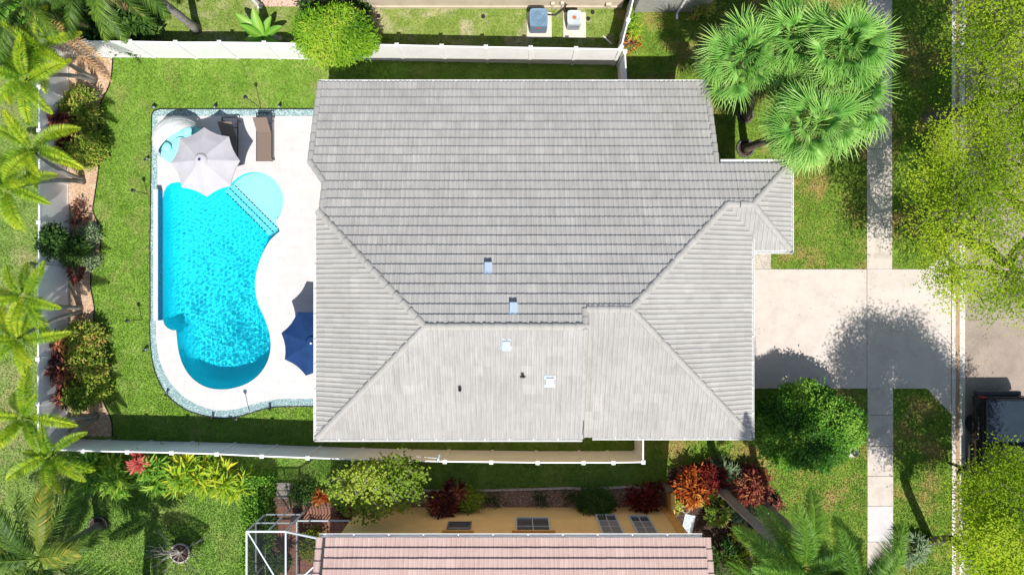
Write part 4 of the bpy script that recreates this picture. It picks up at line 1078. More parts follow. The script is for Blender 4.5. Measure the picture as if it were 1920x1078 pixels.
def torch(label, base_px, z):
    b = G(*base_px); t = thing('garden_torch', label, 'torch', b, group='tall garden torches')
    mb = MB(); mb.tube([(0, 0, -0.02), (0, 0, z - 0.16)], 0.014, 6); mb.build('pole', M_DARK, t)
    mb = MB(); mb.lathe([(0.0, z - 0.2), (0.03, z - 0.18), (0.075, z - 0.03), (0.08, z), (0.035, z + 0.015), (0.02, z + 0.05), (0.0, z + 0.05)], 12); mb.build('head', M_BLACK, t)
torch('tall black torch on the lawn north of the loungers', (489, 203), 1.75)
torch('tall black torch on the lawn left of the pool, level with the spill wall top', (276, 364), 1.15)
torch('tall black torch on the lawn left of the pool near the spill wall bottom', (266, 599), 1.15)
torch('tall black torch at the pebble border south of the pool', (468, 772), 1.55)
def spot(label, a, b, rz):
    p = G(a, b); t = thing('garden_spotlight', label, 'spotlight', p, rz, 'small black spotlights round the pool deck')
    mb = MB(); mb.tube([(0, 0, -0.05), (0, 0, 0.16)], 0.012, 6); mb.build('stake', M_BLACK, t)
    mb = MB(); mb.tube([(-0.08, 0, 0.15), (0.03, 0, 0.22), (0.09, 0, 0.26), (0.10, 0, 0.266)], [0.035, 0.055, 0.07, 0.05], 10); mb.build('lamp_head', M_BLACK, t)
    mb = MB(); mb.tube([(0.09, 0, 0.262), (0.104, 0, 0.27)], 0.048, 10); mb.build('lens', M_GALV, t)
for lab, a, b, rz in (('small black spotlight at the top left corner of the pebble border', 292, 201, 5.2), ('small black spotlight above the daybed on the north lawn edge', 407, 200, 4.7), ('small black spotlight above the sunny lounger on the lawn edge', 527, 199, 4.6),
                      ('small black spotlight left of the deck beside the grey umbrella', 277, 301, 0.2), ('small black spotlight left of the deck below the spill wall', 275, 656, 0.3), ('small black spotlight at the lower left curve of the pebble border', 315, 738, 0.9),
                      ('small black spotlight at the bottom of the curve, left of the torch', 401, 782, 1.4), ('small black spotlight at the bottom pebble border near the house', 508, 765, 1.7)):
    spot(lab, a, b, rz)

# ------------------------------------------------------------------ air conditioners and bits in the north yard
def aircon(label, a0, b0, w, h, zt, body, blades, badge, pad):
    c = G(a0, b0, zt); t = thing('air_conditioner', label, 'air conditioner', (c.x, c.y, 0.0))
    mb = MB(); mb.box((0, -0.0, zt / 2 + 0.03), (w, w, zt - 0.1)); bd = bevel(mb.build('casing', body, t), 0.05, 3)
    mb = MB()
    for i in range(7): mb.box((0, 0, 0.17 + i * (zt - 0.3) / 7), (w + 0.012, w - 0.1, 0.03)); mb.box((0, 0, 0.17 + i * (zt - 0.3) / 7), (w - 0.1, w + 0.012, 0.03))
    mb.build('louvre_band', M_LOUV, bd)
    n = 24; r = w * 0.40
    mb = MB()
    ring = [(r * math.cos(2 * PI * k / n), r * math.sin(2 * PI * k / n)) for k in range(n)]
    hw = w / 2 + 0.01; sq = []
    for k in range(n):
        cx, sy = math.cos(2 * PI * k / n), math.sin(2 * PI * k / n); m_ = max(abs(cx), abs(sy)); f = min(1 / m_, 1.28); sq.append((cx * hw * f, sy * hw * f))
    for k in range(n): mb.v += [(*ring[k], zt - 0.015), (*sq[k], zt), (*ring[k], zt - 0.12), (*sq[k], zt - 0.06)]
    for k in range(n):
        a_, b_ = 4 * k, 4 * ((k + 1) % n); mb.f += [(a_, a_ + 1, b_ + 1, b_), (a_ + 2, a_, b_, b_ + 2), (a_ + 1, a_ + 3, b_ + 3, b_ + 1)]; mb.m += [0, 0, 0]
    mb.build('top_cover', body, t)
    mb = MB(); mb.lathe([(r, zt - 0.10), (0.0, zt - 0.10)], 24); mb.build('fan_well', M_BLACK, t)
    for k in range(blades):
        a = 2 * PI * k / blades + 0.4; m2 = MB(); M = Matrix.Rotation(a, 3, 'Z') @ Matrix.Rotation(0.4, 3, 'X')
        vs = [Vector((0.03, -0.05, 0)), Vector((r * .9, -0.16 * w / .8, 0)), Vector((r * .93, 0.10, 0)), Vector((0.04, 0.05, 0))]
        m2.add([M @ v + Vector((0, 0, zt - 0.05)) for v in vs], [(0, 1, 2, 3)]); m2.build('fan_blade', M_ACGREY, t)
    mb = MB(); mb.lathe([(0.0, zt - 0.005), (0.13 if not pad else 0.08, zt - 0.012), (0.13 if not pad else 0.08, zt - 0.05)], 16); mb.build('fan_hub', M_ORANGE if pad else M_ACBLUE, t)
    mb = MB()
    for rr in ((0.35, 0.55, 0.75, 0.95) if not pad else (0.5, 0.95)): mb.tube([(r * rr * math.cos(2 * PI * k / 20), r * rr * math.sin(2 * PI * k / 20), zt) for k in range(21)], 0.006, 4, False)
    mb.build('fan_guard', body, t)
    if badge:
        mb = MB(); mb.box((0.0, -w / 2 - 0.012, zt - 0.22), (0.22, 0.012, 0.05)); mb.build('badge', M_REDBADGE, bd)
    return c
aircon('blue grey air conditioner with a red badge on a concrete pad', 1010, 33, 0.72, 0.72, 0.95, M_ACBLUE, 3, True, False)
aircon('smaller pale grey air conditioner with rusty fan hub on a concrete pad', 1077, 33, 0.56, 0.56, 0.80, M_ACGREY, 5, False, True)
for lab, pd in (('concrete pad under the blue grey air conditioner', PADS[0]), ('concrete pad under the smaller pale air conditioner', PADS[1])):
    mb = MB(); mb.prism(pd, -0.02, 0.07); tag(bevel(mb.build('equipment_pad', M_PADC), 0.01), lab, 'pad')
def hose(name, label, cat, pts, r, mat, n=6):
    mb = MB(); mb.tube(pts, r, n); return tag(mb.build(name, mat, smooth=True), label, cat)
hose('refrigerant_line', 'black refrigerant pipe from the wall to the blue grey unit', 'pipe', [tuple(P(1062, 14)) [:2] + (0.35,), tuple(P(1055, 22))[:2] + (0.2,), tuple(P(1042, 30))[:2] + (0.06,), tuple(P(1026, 30))[:2] + (0.12,)], 0.03, M_BLACK)
hose('refrigerant_line', 'black refrigerant pipe from the wall to the smaller pale unit', 'pipe', [tuple(P(1058, 14))[:2] + (0.5,), tuple(P(1060, 22))[:2] + (0.2,), tuple(P(1066, 32))[:2] + (0.15,)], 0.025, M_BLACK)
hose('pipe_offcut', 'white plastic pipe lying on the grass by the fence corner', 'pipe', [tuple(P(1130, 68))[:2] + (0.04,), tuple(P(1147, 84))[:2] + (0.04,)], 0.035, M_WHITE)
for lab, a, b in (('black irrigation box in the north lawn, nearer the round tree', 710, 31), ('black irrigation box in the north lawn, further from the round tree', 906, 32), ('dark drain cap by the smaller air conditioner', 1111, 24), ('small dark cap in the sand below the drain cap', 1103, 36)):
    p = G(a, b); mb = MB(); mb.lathe([(0.085, -0.02), (0.085, 0.05), (0.075, 0.06), (0.0, 0.06)], 12); tag(mb.build('valve_cap', M_BLACK, loc=p), lab, 'cap')
def wallbox(label, a, b, w, h, z):
    x = P(a, 0).x; t = thing('wall_box', label, 'utility box', (x, 11.75, z)); mb = MB(); mb.box((0, -0.04, 0), (w, 0.12, h)); bevel(mb.build('cover', M_BEIGE, t), 0.01)
    mb = MB(); mb.tube([(0, -0.04, -h / 2), (0, -0.04, -z + 0.02)], 0.018, 6); mb.build('conduit', M_BEIGE, t)
wallbox('beige utility box on the wall above the blue grey unit', 1035, 3, 0.16, 0.2, 0.6)
wallbox('beige utility box on the wall between the two units', 1052, 3, 0.14, 0.2, 0.65)
wallbox('beige utility box on the wall right of the pale unit', 1138, 8, 0.22, 0.25, 0.5)
def pot(label, p, r, h, mat=None, name='plant_pot'):
    t = thing(name, label, 'pot', p)
    mb = MB(); mb.lathe([(r * 0.68, 0.0), (r * 0.95, h * 0.85), (r, h * 0.86), (r, h), (r * 0.86, h), (r * 0.84, h * 0.8), (0.0, h * 0.8)], 20); mb.build('pot', mat or M_TERRA, t)
    mb = MB(); mb.lathe([(r * 0.83, h * 0.82), (0.0, h * 0.84)], 16); mb.build('soil', M_MULCH, t)
    return t
pot('terracotta pot by the white fence corner at top', G(1174, 74, 0.3), 0.17, 0.32)
pot('round clay pot in the dark front garden beside the yellow wall', G(1286, 953, 0.3), 0.19, 0.32, M_STONE)
pot('clay pot half under the orange croton', G(1298, 935, 0.3), 0.17, 0.3, M_STONE)

# ------------------------------------------------------------------ foliage builders
def orient(d, upv=None):
    d = d / np.maximum(np.linalg.norm(d, axis=1, keepdims=True), 1e-9)
    u = np.tile(np.array([[0, 0, 1.0]]), (len(d), 1)) if upv is None else upv
    u = u + RNG.normal(0, 0.25, u.shape)
    x = np.cross(d, u); x /= np.maximum(np.linalg.norm(x, axis=1, keepdims=True), 1e-9)
    z = np.cross(x, d)
    return np.stack([x, d, z], -1)          # columns are the axes
def leaf_template(w, fold=0.12, droop=0.15, seg=1):
    if seg == 1:
        V = np.array([(0, 0, 0), (-w / 2, 0.5, fold * w), (0, 1, -droop), (w / 2, 0.5, fold * w)]); Fc = np.array([(0, 3, 2), (0, 2, 1)])
    else:
        V = np.array([(0, 0, 0), (-w / 2, 0.35, 0.1 + fold * w), (0, 0.38, 0.1), (w / 2, 0.35, 0.1 + fold * w), (-w * .42, 0.7, 0.05 + fold * w), (0, 0.72, 0.04), (w * .42, 0.7, 0.05 + fold * w), (0, 1, -droop)])
        Fc = np.array([(0, 2, 1), (0, 3, 2), (1, 2, 5), (1, 5, 4), (2, 3, 6), (2, 6, 5), (4, 5, 7), (5, 6, 7)])
    return V, Fc
def leaves(name, pos, d, size, w, mat, fold=0.12, droop=0.15, seg=1, tone=None):
    n = len(pos); V, Fc = leaf_template(w, fold, droop, seg)
    Rm = orient(d); X = (V[None] * size[:, None, None])
    W = np.einsum('nij,nkj->nki', Rm, X) + pos[:, None]
    FF = (Fc[None] + (np.arange(n) * len(V))[:, None, None]).reshape(-1, 3)
    tn = RNG.uniform(0, 1, n) if tone is None else tone
    return np_mesh(name, W.reshape(-1, 3), FF, mat, np.repeat(tn, len(V)))
def sticks(name, segs, mat, n=5):
    segs = [s for s in segs if (Vector(s[0]) - Vector(s[1])).length > 1e-4]
    A_ = np.array([list(s[0]) for s in segs]); B_ = np.array([list(s[1]) for s in segs]); r0 = np.array([s[2] for s in segs]); r1 = np.array([s[3] for s in segs])
    d = B_ - A_; d /= np.linalg.norm(d, axis=1, keepdims=True)
    ref = np.where(np.abs(d[:, 2:3]) > 0.9, np.array([[1.0, 0, 0]]), np.array([[0, 0, 1.0]]))
    x = np.cross(d, ref); x /= np.linalg.norm(x, axis=1, keepdims=True); y = np.cross(d, x)
    an = np.arange(n) * 2 * PI / n; c, s_ = np.cos(an), np.sin(an)
    ring = x[:, None] * c[None, :, None] + y[:, None] * s_[None, :, None]
    V = np.concatenate([A_[:, None] + ring * r0[:, None, None], B_[:, None] + ring * r1[:, None, None]], 1)
    k = np.arange(n); k2 = (k + 1) % n; q = np.stack([k, k + n, k2 + n, k2], -1)
    FF = (q[None] + (np.arange(len(segs)) * 2 * n)[:, None, None]).reshape(-1, 4)
    return np_mesh(name, V.reshape(-1, 3), FF, mat)

def tree(name, label, cat, base, centre, rad, targets, per, size, w, clump, mat, bark, trunk_r=0.14, fork=0.45, group=None, shell=0.35, seed=1, stems=1, flat=0.65, bare=0.0, droop=0.2, lumps=0, soft=1.0):
    rg = np.random.default_rng(seed)
    base = Vector(base); t = thing(name, label, cat, base, group=group)
    c = np.array([centre[0] - base.x, centre[1] - base.y, centre[2]]); rad = np.array(rad, float)
    u = rg.normal(0, 1, (targets * 3, 3)); u /= np.linalg.norm(u, axis=1, keepdims=True)
    u = u[u[:, 2] > -0.55][:targets]
    rr = shell + (1 - shell) * rg.random(len(u)) ** 0.45
    if lumps:
        lc = rg.normal(0, 1, (lumps, 3)); lc /= np.linalg.norm(lc, axis=1, keepdims=True)
        near = np.max(u @ lc.T, axis=1); rr = rr * (0.70 + 0.38 * np.clip((near - 0.55) / 0.4, 0, 1))
    T_ = c + u * rad * rr[:, None]
    T_ = T_[T_[:, 2] > 0.5 * clump]
    nodes = []; par = []
    for s in range(stems):
        a = 2 * PI * s / stems + 0.5; sp = 0.0 if stems == 1 else 0.18
        p0 = np.array([sp * math.cos(a) * 0.5, sp * math.sin(a) * 0.5, -0.05]); top = c * np.array([fork + .15, fork + .15, 0]) + np.array([math.cos(a) * sp * 4, math.sin(a) * sp * 4, c[2] * fork])
        prev = -1
        for k in range(5):
            f = k / 4; p = p0 + (top - p0) * f + rg.normal(0, 0.03, 3) * (k > 0); nodes.append(p); par.append(prev); prev = len(nodes) - 1
    order = np.argsort(np.linalg.norm(T_ - nodes[-1], axis=1))
    tips = []
    for i in order:
        tg = T_[i]; NA = np.array(nodes); dd = np.linalg.norm(NA - tg, axis=1) + 0.6 * np.maximum(0, NA[:, 2] - tg[2])
        dd[:2] += 5
        j = int(np.argmin(dd)); L = np.linalg.norm(tg - NA[j]); k = max(1, int(L / 0.55)); prev = j
        for q in range(1, k + 1):
            p = NA[j] + (tg - NA[j]) * q / k + (rg.normal(0, 0.06, 3) if q < k else 0); nodes.append(p); par.append(prev); prev = len(nodes) - 1
        tips.append(prev)
    cnt = np.zeros(len(nodes)); 
    for tp in tips:
        k = tp
        while k >= 0: cnt[k] += 1; k = par[k]
    mx = cnt.max(); r_ = 0.008 + (trunk_r - 0.008) * (cnt / mx) ** 0.55
    segs_t = []; segs_b = []
    for k in range(len(nodes)):
        if par[k] >= 0:
            s = (nodes[par[k]], nodes[k], r_[par[k]] if cnt[par[k]] < cnt[k] * 2.2 else r_[k] * 1.15, r_[k]); (segs_t if k < 5 * stems else segs_b).append(s)
    obj('trunk', sticks('trunk', segs_t, bark, 9), t)
    obj('branches', sticks('branches', segs_b, bark, 5), t)
    tp = np.array([nodes[k] for k in tips]); tp = tp[rg.random(len(tp)) >= bare]
    pos = np.repeat(tp, per, 0) + rg.normal(0, 1, (len(tp) * per, 3)) * clump * np.array([1, 1, flat])
    out = pos - c; out /= np.maximum(np.linalg.norm(out, axis=1, keepdims=True), 1e-6)
    d = out * 0.5 + rg.normal(0, 0.8, out.shape) * np.array([1, 1, 0.5]); d[:, 2] = (d[:, 2] + 0.05 - droop) * soft
    tn = np.clip(np.repeat(0.5 + 0.32 * np.sin(1.7 * tp[:, 0] + 2.1 * np.sin(1.3 * tp[:, 1] + seed)) + rg.normal(0, 0.12, len(tp)), per) + rg.normal(0, 0.09, len(pos)), 0, 1)
    cm = leaves('crown', pos, d, size * rg.uniform(0.7, 1.3, len(pos)), w, mat, tone=tn)
    obj('crown', cm, t)
    return t

def shrub(name, label, base, rad, n_clump, per, size, w, mat, style='leafy', group=None, seed=1, cat='shrub', spread=0.12, seg=1, zc=0.45, hollow=0.7, tone=None):
    rg = np.random.default_rng(seed + 100); base = Vector(base); t = thing(name, label, cat, base, group=group)
    rx, ry, hh = rad
    u = rg.normal(0, 1, (n_clump * 3, 3)); u /= np.linalg.norm(u, axis=1, keepdims=True); u = u[u[:, 2] > -0.35][:n_clump]
    lc = rg.normal(0, 1, (7, 3)); lc /= np.linalg.norm(lc, axis=1, keepdims=True)
    lump = 0.74 + 0.36 * np.clip((np.max(u @ lc.T, axis=1) - 0.5) / 0.45, 0, 1)
    rr = (hollow + (1 - hollow) * rg.random(len(u)) ** 0.6) * lump
    c = np.array([0, 0, hh * zc]); cp = c + u * np.array([rx, ry, hh * (1 - zc)]) * rr[:, None]; cp[:, 2] = np.maximum(cp[:, 2], 0.06)
    segs = []
    for k in range(0, len(cp), max(1, len(cp) // 40)):
        b0 = np.array([rg.normal(0, 0.05), rg.normal(0, 0.05), -0.03]); m_ = (b0 + cp[k]) / 2 + rg.normal(0, 0.04, 3)
        segs += [(b0, m_, 0.02, 0.014), (m_, cp[k], 0.014, 0.006)]
    obj('stems', sticks('stems', segs, M_BARK, 4), t)
    if style == 'leafy':
        pos = np.repeat(cp, per, 0) + rg.normal(0, spread, (len(cp) * per, 3))
        out = np.repeat(u, per, 0); d = out + rg.normal(0, 0.7, out.shape); d[:, 2] *= 0.6
    else:                                   # rosettes of long leaves
        pos = np.repeat(cp, per, 0) + rg.normal(0, 0.015, (len(cp) * per, 3))
        a = rg.uniform(0, 2 * PI, len(pos)); ax = np.repeat(u * 0.5 + np.array([0, 0, 0.6]), per, 0)
        d = np.stack([np.cos(a), np.sin(a), rg.uniform(-0.2, 0.7, len(pos))], -1) + ax * 0.5
    pos[:, 2] = np.maximum(pos[:, 2], 0.03)
    tn = np.clip(np.repeat(rg.uniform(0.1, 0.9, len(cp)), per) + rg.normal(0, 0.18, len(pos)), 0, 1)
    if tone: tn = tone[0] + (tone[1] - tone[0]) * tn
    obj('foliage', leaves('foliage', pos, d, size * rg.uniform(0.7, 1.25, len(pos)), w, mat, seg=seg, droop=0.2 if seg == 1 else 0.12, tone=tn), t)
    return t

def pinnate(name, L, rise, droop, n, ll, lw, mat, plum=0.0, vdroop=0.3, stalk=0.12, rr=0.016, seed=3, curl=0.05):
    rg = np.random.default_rng(seed); V = []; Fc = []; tn = []
    def cur(t): return np.array([curl * L * t * t, L * t * (1 - 0.10 * droop * t), L * (rise * t - droop * t * t)])
    def tan(t): d = cur(t + 0.01) - cur(t - 0.01); return d / np.linalg.norm(d)
    for i in range(n):
        t = stalk + (1 - stalk) * i / (n - 1); p = cur(t); y = tan(t); x = np.cross(y, [0, 0, 1.0]); x /= np.linalg.norm(x); z = np.cross(x, y)
        prof = (math.sin(PI * min(1, (t - stalk) / (1 - stalk) * 0.86 + 0.13)) ** 0.6)
        for s in (-1, 1):
            l = ll * prof * (rg.uniform(0.88, 1.1) if plum < 0.7 else rg.uniform(0.9, 1.06)); lift = (rg.uniform(-plum, plum) + 0.25 - 0.2 * (plum > 0)) if plum < 0.7 else ((i % 3) - 1) * plum * 0.75 + rg.normal(0, 0.13)
            d = x * s * math.cos(lift) * 0.9 + z * math.sin(lift) + y * ((0.35 + 0.5 * t) if plum < 0.7 else (0.12 + 0.35 * t * t)); d /= np.linalg.norm(d)
            side = np.cross(d, z); side /= max(np.linalg.norm(side), 1e-6)
            m_ = p + d * l * 0.5 + np.array([0, 0, -vdroop * l * 0.12]); e = p + d * l * 0.95 + np.array([0, 0, -vdroop * l * rg.uniform(0.35, 0.65)])
            o = len(V); V += [p - side * lw * 0.25, p + side * lw * 0.25, m_ + side * lw * 0.5, m_ - side * lw * 0.5, e]
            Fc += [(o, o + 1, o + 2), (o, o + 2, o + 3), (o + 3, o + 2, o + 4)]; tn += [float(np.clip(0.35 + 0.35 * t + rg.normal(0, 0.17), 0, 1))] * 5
    pts = [cur(k / 9) for k in range(10)]
    for k in range(9):
        o = len(V); a, b = pts[k], pts[k + 1]; r0, r1 = rr * (1 - k / 10), rr * (1 - (k + 1) / 10)
        V += [a + [r0, 0, 0], a + [-r0, 0, 0], a + [0, 0, r0], b + [r1, 0, 0], b + [-r1, 0, 0], b + [0, 0, r1]]
        Fc += [(o, o + 3, o + 5), (o, o + 5, o + 2), (o + 2, o + 5, o + 4), (o + 2, o + 4, o + 1), (o + 1, o + 4, o + 3), (o + 1, o + 3, o)]; tn += [0.75] * 6
    return np_mesh(name, np.array(V), np.array(Fc), mat, np.array(tn))
def fan(name, Lp, Rb, nseg, mat, seed=3, droop=0.35):
    rg = np.random.default_rng(seed); V = []; Fc = []; tn = []
    c = np.array([0, Lp, 0.0])
    amax = math.radians(150); da = 2 * amax / nseg
    for i in range(nseg):
        a = -amax + da * (i + 0.5); l = Rb * (1 - 0.22 * (abs(a) / amax) ** 2) * rg.uniform(0.92, 1.06)
        def pt(ang, r, z): return c + np.array([math.sin(ang) * r, math.cos(ang) * r, z])
        f = 0.36; sag = lambda r: -droop * Rb * (r / Rb) ** 2.4 + 0.10 * Rb * math.cos(a) * (r / Rb) - 0.18 * Rb * abs(math.sin(a / 2)) * (r / Rb)
        o = len(V); hw = da * 0.5
        j = rg.normal(0, 0.05); z2 = sag(l * .8) + rg.normal(0, 0.02)
        V += [c, pt(a - hw * .96, l * f, sag(l * f) - 0.02), pt(a, l * f, sag(l * f) + 0.012), pt(a + hw * .96, l * f, sag(l * f) - 0.02), pt(a + j - hw * .26, l * .75, z2 - .008), pt(a + j + hw * .26, l * .75, z2 - .008), pt(a + 1.6 * j, l, sag(l) + rg.normal(0, 0.05) * Rb)]
        Fc += [(o, o + 2, o + 1), (o, o + 3, o + 2), (o + 1, o + 2, o + 4), (o + 2, o + 5, o + 4), (o + 2, o + 3, o + 5), (o + 4, o + 5, o + 6)]
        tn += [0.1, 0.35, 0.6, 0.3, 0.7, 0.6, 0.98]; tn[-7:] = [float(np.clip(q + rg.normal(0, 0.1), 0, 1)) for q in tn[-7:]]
    for k in range(4):
        o = len(V); a, b = np.array([0, Lp * k / 4, 0.0]), np.array([0, Lp * (k + 1) / 4, 0.0]); r0 = 0.02
        V += [a + [r0, 0, 0], a + [-r0, 0, 0], a + [0, 0, r0], b + [r0, 0, 0], b + [-r0, 0, 0], b + [0, 0, r0]]
        Fc += [(o, o + 3, o + 5), (o, o + 5, o + 2), (o + 2, o + 5, o + 4), (o + 2, o + 4, o + 1), (o + 1, o + 4, o + 3), (o + 1, o + 3, o)]; tn += [0.7] * 6
    return np_mesh(name, np.array(V), np.array(Fc), mat, np.array(tn))
def palm(name, label, base, top, r0, r1, meshes, n, pitch=(62, -28), scale=(0.9, 1.1), bend=0.25, group=None, trunk_mat=None, seed=1, extra=(), cs=None, yaw0=None):
    rg = random.Random(seed); base = Vector(base); top = Vector(top) - base; t = thing(name, label, 'palm', base, group=group)
    mid = Vector((top.x * bend, top.y * bend, top.z * 0.5)); pts = []; rs = []
    for k in range(13):
        f = k / 12; p = mid * (2 * f * (1 - f)) + top * f * f; pts.append(p); rs.append((r0 + (r1 - r0) * f) * (1.35 if k == 0 else 1.0) * (1.04 if k % 2 else 0.97))
    pts[0].z = -0.05
    mb = MB(); mb.tube(pts, rs, 12); mb.build('trunk', trunk_mat or M_PALMTRUNK, t, smooth=True)
    if cs:
        d = (pts[-1] - pts[-2]).normalized(); mb = MB(); mb.tube([pts[-1] - d * 0.05, pts[-1] + d * cs * .5, pts[-1] + d * cs], [r1 * 1.05, r1 * 1.1, r1 * 0.5], 10); mb.build('crownshaft', L_PALMG, t, smooth=True); tp = pts[-1] + d * cs * 0.9
    else: tp = pts[-1]
    a0 = rg.random() * 6.28 if yaw0 is None else yaw0
    for i in range(n):
        f = i / max(1, n - 1); yaw = a0 + i * 2.39996 + rg.uniform(-0.2, 0.2); pt_ = math.radians(pitch[0] + (pitch[1] - pitch[0]) * f ** 0.8 + rg.uniform(-7, 7)); s = rg.uniform(*scale)
        M = Matrix.Rotation(yaw, 4, 'Z') @ Matrix.Rotation(pt_, 4, 'X') @ Matrix.Rotation(rg.uniform(-0.35, 0.35), 4, 'Y') @ Matrix.Scale(s, 4); M.translation = tp + Vector((0, 0, -0.12 * f))
        obj('frond', meshes[i % len(meshes)], t, mat4=M)
    for (me, yaw, pt_, s) in extra:
        M = Matrix.Rotation(yaw, 4, 'Z') @ Matrix.Rotation(pt_, 4, 'X') @ Matrix.Scale(s, 4); M.translation = tp + Vector((0, 0, -0.15)); obj('dead_frond', me, t, mat4=M)
    return t

# ------------------------------------------------------------------ palms
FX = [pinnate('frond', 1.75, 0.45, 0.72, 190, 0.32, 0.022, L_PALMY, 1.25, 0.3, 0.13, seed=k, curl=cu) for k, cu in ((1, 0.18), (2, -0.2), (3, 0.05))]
FXL = '%s clumping palm leaning over the west fence, %s'
west = [((178, 153), (58, 148), 4.0, 'yellow green', 'upper of the topmost pair'), ((179, 149), (88, 92), 3.7, 'yellow green', 'next to the dead brown fronds'),
        ((156, 337), (66, 287), 3.5, 'bright green', 'upper of the pair beside the grey umbrella'), ((157, 341), (26, 352), 3.9, 'bright green', 'cut by left edge, beside the grey umbrella'),
        ((152, 577), (54, 562), 3.5, 'bright green', 'upper of the pair by the spill wall'), ((151, 586), (44, 628), 3.3, 'bright green', 'lower of the pair above burgundy shrubs'),
        ((182, 779), (58, 783), 3.7, 'yellow green', 'upper of the pair at the corner'), ((180, 783), (104, 845), 3.2, 'yellow green', 'right over the southwest corner')]
for i, (b, c, z, colr, wh) in enumerate(west):
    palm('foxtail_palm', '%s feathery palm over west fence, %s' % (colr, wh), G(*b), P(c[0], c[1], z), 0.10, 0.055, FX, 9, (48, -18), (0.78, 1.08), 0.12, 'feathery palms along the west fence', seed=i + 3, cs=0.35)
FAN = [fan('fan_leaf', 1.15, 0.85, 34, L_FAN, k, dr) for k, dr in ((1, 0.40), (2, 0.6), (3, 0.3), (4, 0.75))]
FAND = fan('dead_fan', 1.0, 0.75, 36, L_DEAD, 9, 0.9)
def DF(k): q = random.Random(k); return [(FAND, q.uniform(0, 6.28), q.uniform(-0.9, -0.4), q.uniform(0.7, 0.95)) for _ in range(4)]
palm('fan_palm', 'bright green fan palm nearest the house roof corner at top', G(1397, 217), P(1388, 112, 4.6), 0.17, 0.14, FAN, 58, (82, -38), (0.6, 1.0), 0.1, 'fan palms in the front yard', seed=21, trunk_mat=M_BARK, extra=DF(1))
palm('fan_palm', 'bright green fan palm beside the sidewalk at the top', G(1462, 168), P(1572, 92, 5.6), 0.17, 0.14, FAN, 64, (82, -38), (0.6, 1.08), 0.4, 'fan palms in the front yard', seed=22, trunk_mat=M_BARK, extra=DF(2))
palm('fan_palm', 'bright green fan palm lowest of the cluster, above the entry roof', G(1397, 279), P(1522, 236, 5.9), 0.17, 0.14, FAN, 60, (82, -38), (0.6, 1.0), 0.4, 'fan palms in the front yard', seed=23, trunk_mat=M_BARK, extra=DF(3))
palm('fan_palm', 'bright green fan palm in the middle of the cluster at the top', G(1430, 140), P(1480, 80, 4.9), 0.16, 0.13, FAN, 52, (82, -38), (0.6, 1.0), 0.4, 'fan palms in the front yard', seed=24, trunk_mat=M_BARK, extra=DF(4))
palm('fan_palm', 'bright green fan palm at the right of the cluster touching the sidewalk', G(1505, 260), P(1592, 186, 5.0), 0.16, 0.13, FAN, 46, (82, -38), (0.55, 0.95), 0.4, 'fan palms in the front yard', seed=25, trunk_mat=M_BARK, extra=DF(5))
CO = [pinnate('frond', 2.6, 0.35, 0.55, 70, 0.58, 0.034, L_COCO, 0.2, 1.5, 0.16, 0.03, seed=k, curl=cu) for k, cu in ((11, 0.14), (12, -0.12), (13, 0.04))]
COD = [pinnate('frond', 2.6, 0.35, 0.6, 80, 0.5, 0.03, L_COCOD, 0.5, 1.6, 0.16, 0.03, seed=k, curl=cu) for k, cu in ((16, 0.16), (17, -0.14), (18, 0.05))]
CD = [pinnate('dead_frond', 2.7, 0.1, 0.3, 90, 0.30, 0.022, L_DEAD, 1.2, 0.8, 0.1, 0.05, seed=k) for k in (14, 15)]
palm('coconut_palm', 'dark coconut palm crown in the bottom left corner of the picture', G(186, 985), P(76, 1046, 3.9), 0.16, 0.10, COD[:2] + CO[:1], 15, (55, -12), (1.0, 1.25), 0.2, seed=31, yaw0=0.6)
palm('coconut_palm', 'coconut palm past the bottom edge that throws frond shadows on the grass', G(275, 1085), (-14.3, -13.1, 6.2), 0.16, 0.10, CO, 11, (45, -15), (0.85, 1.05), 0.3, seed=32)
palm('coconut_palm', 'coconut palm with pale leaning trunk at the top edge left of the banana plant', G(370, 56), P(200, -78, 6.8), 0.17, 0.11, COD, 15, (60, -35), (0.9, 1.1), 0.45, seed=33, extra=[(CD[0], 2.6, -1.0, 0.8)])
palm('coconut_palm', 'palm with brown dead fronds in the top left corner', G(110, 40), P(40, 8, 4.4), 0.15, 0.10, COD, 12, (60, -25), (0.8, 1.0), 0.3, seed=34, extra=[(CD[0], -2.30, -0.22, 1.35), (CD[1], -2.15, -0.30, 1.2), (CD[0], -1.75, -0.3, 0.75), (CD[1], -2.5, -0.3, 0.85), (CD[1], -2.95, -0.3, 0.7), (CD[0], 2.2, -0.3, 0.7)])
palm('coconut_palm', 'second dark palm at the top edge above the dead brown fronds', G(190, 20), P(150, -30, 4.4), 0.15, 0.10, COD, 13, (60, -25), (0.75, 0.95), 0.3, seed=35, extra=[(CD[1], -1.9, -0.35, 0.8)])
RO = [pinnate('frond', 2.4, 0.45, 0.75, 230, 0.50, 0.022, L_PALMG, 1.1, 0.8, 0.12, 0.03, seed=k, curl=cu) for k, cu in ((41, 0.12), (42, -0.12), (43, 0.0))]
palm('royal_palm', 'dark green royal palm with grey trunk rising from the front garden', G(1347, 914), P(1484, 1046, 7.4), 0.20, 0.13, RO, 13, (55, -30), (0.85, 1.05), 0.5, 'royal palms in the front garden', seed=51, cs=0.8)
palm('royal_palm', 'second royal palm closer to the sidewalk at the bottom edge', G(1428, 944), P(1590, 1078, 7.4), 0.18, 0.12, RO, 12, (55, -30), (0.85, 1.05), 0.5, 'royal palms in the front garden', seed=52, cs=0.8)
palm('royal_palm', 'small palm at the bottom edge right of the pink roof', G(1400, 1050), P(1440, 1105, 3.6), 0.14, 0.1, RO, 10, (50, -25), (0.7, 0.85), 0.5, 'royal palms in the front garden', seed=53)
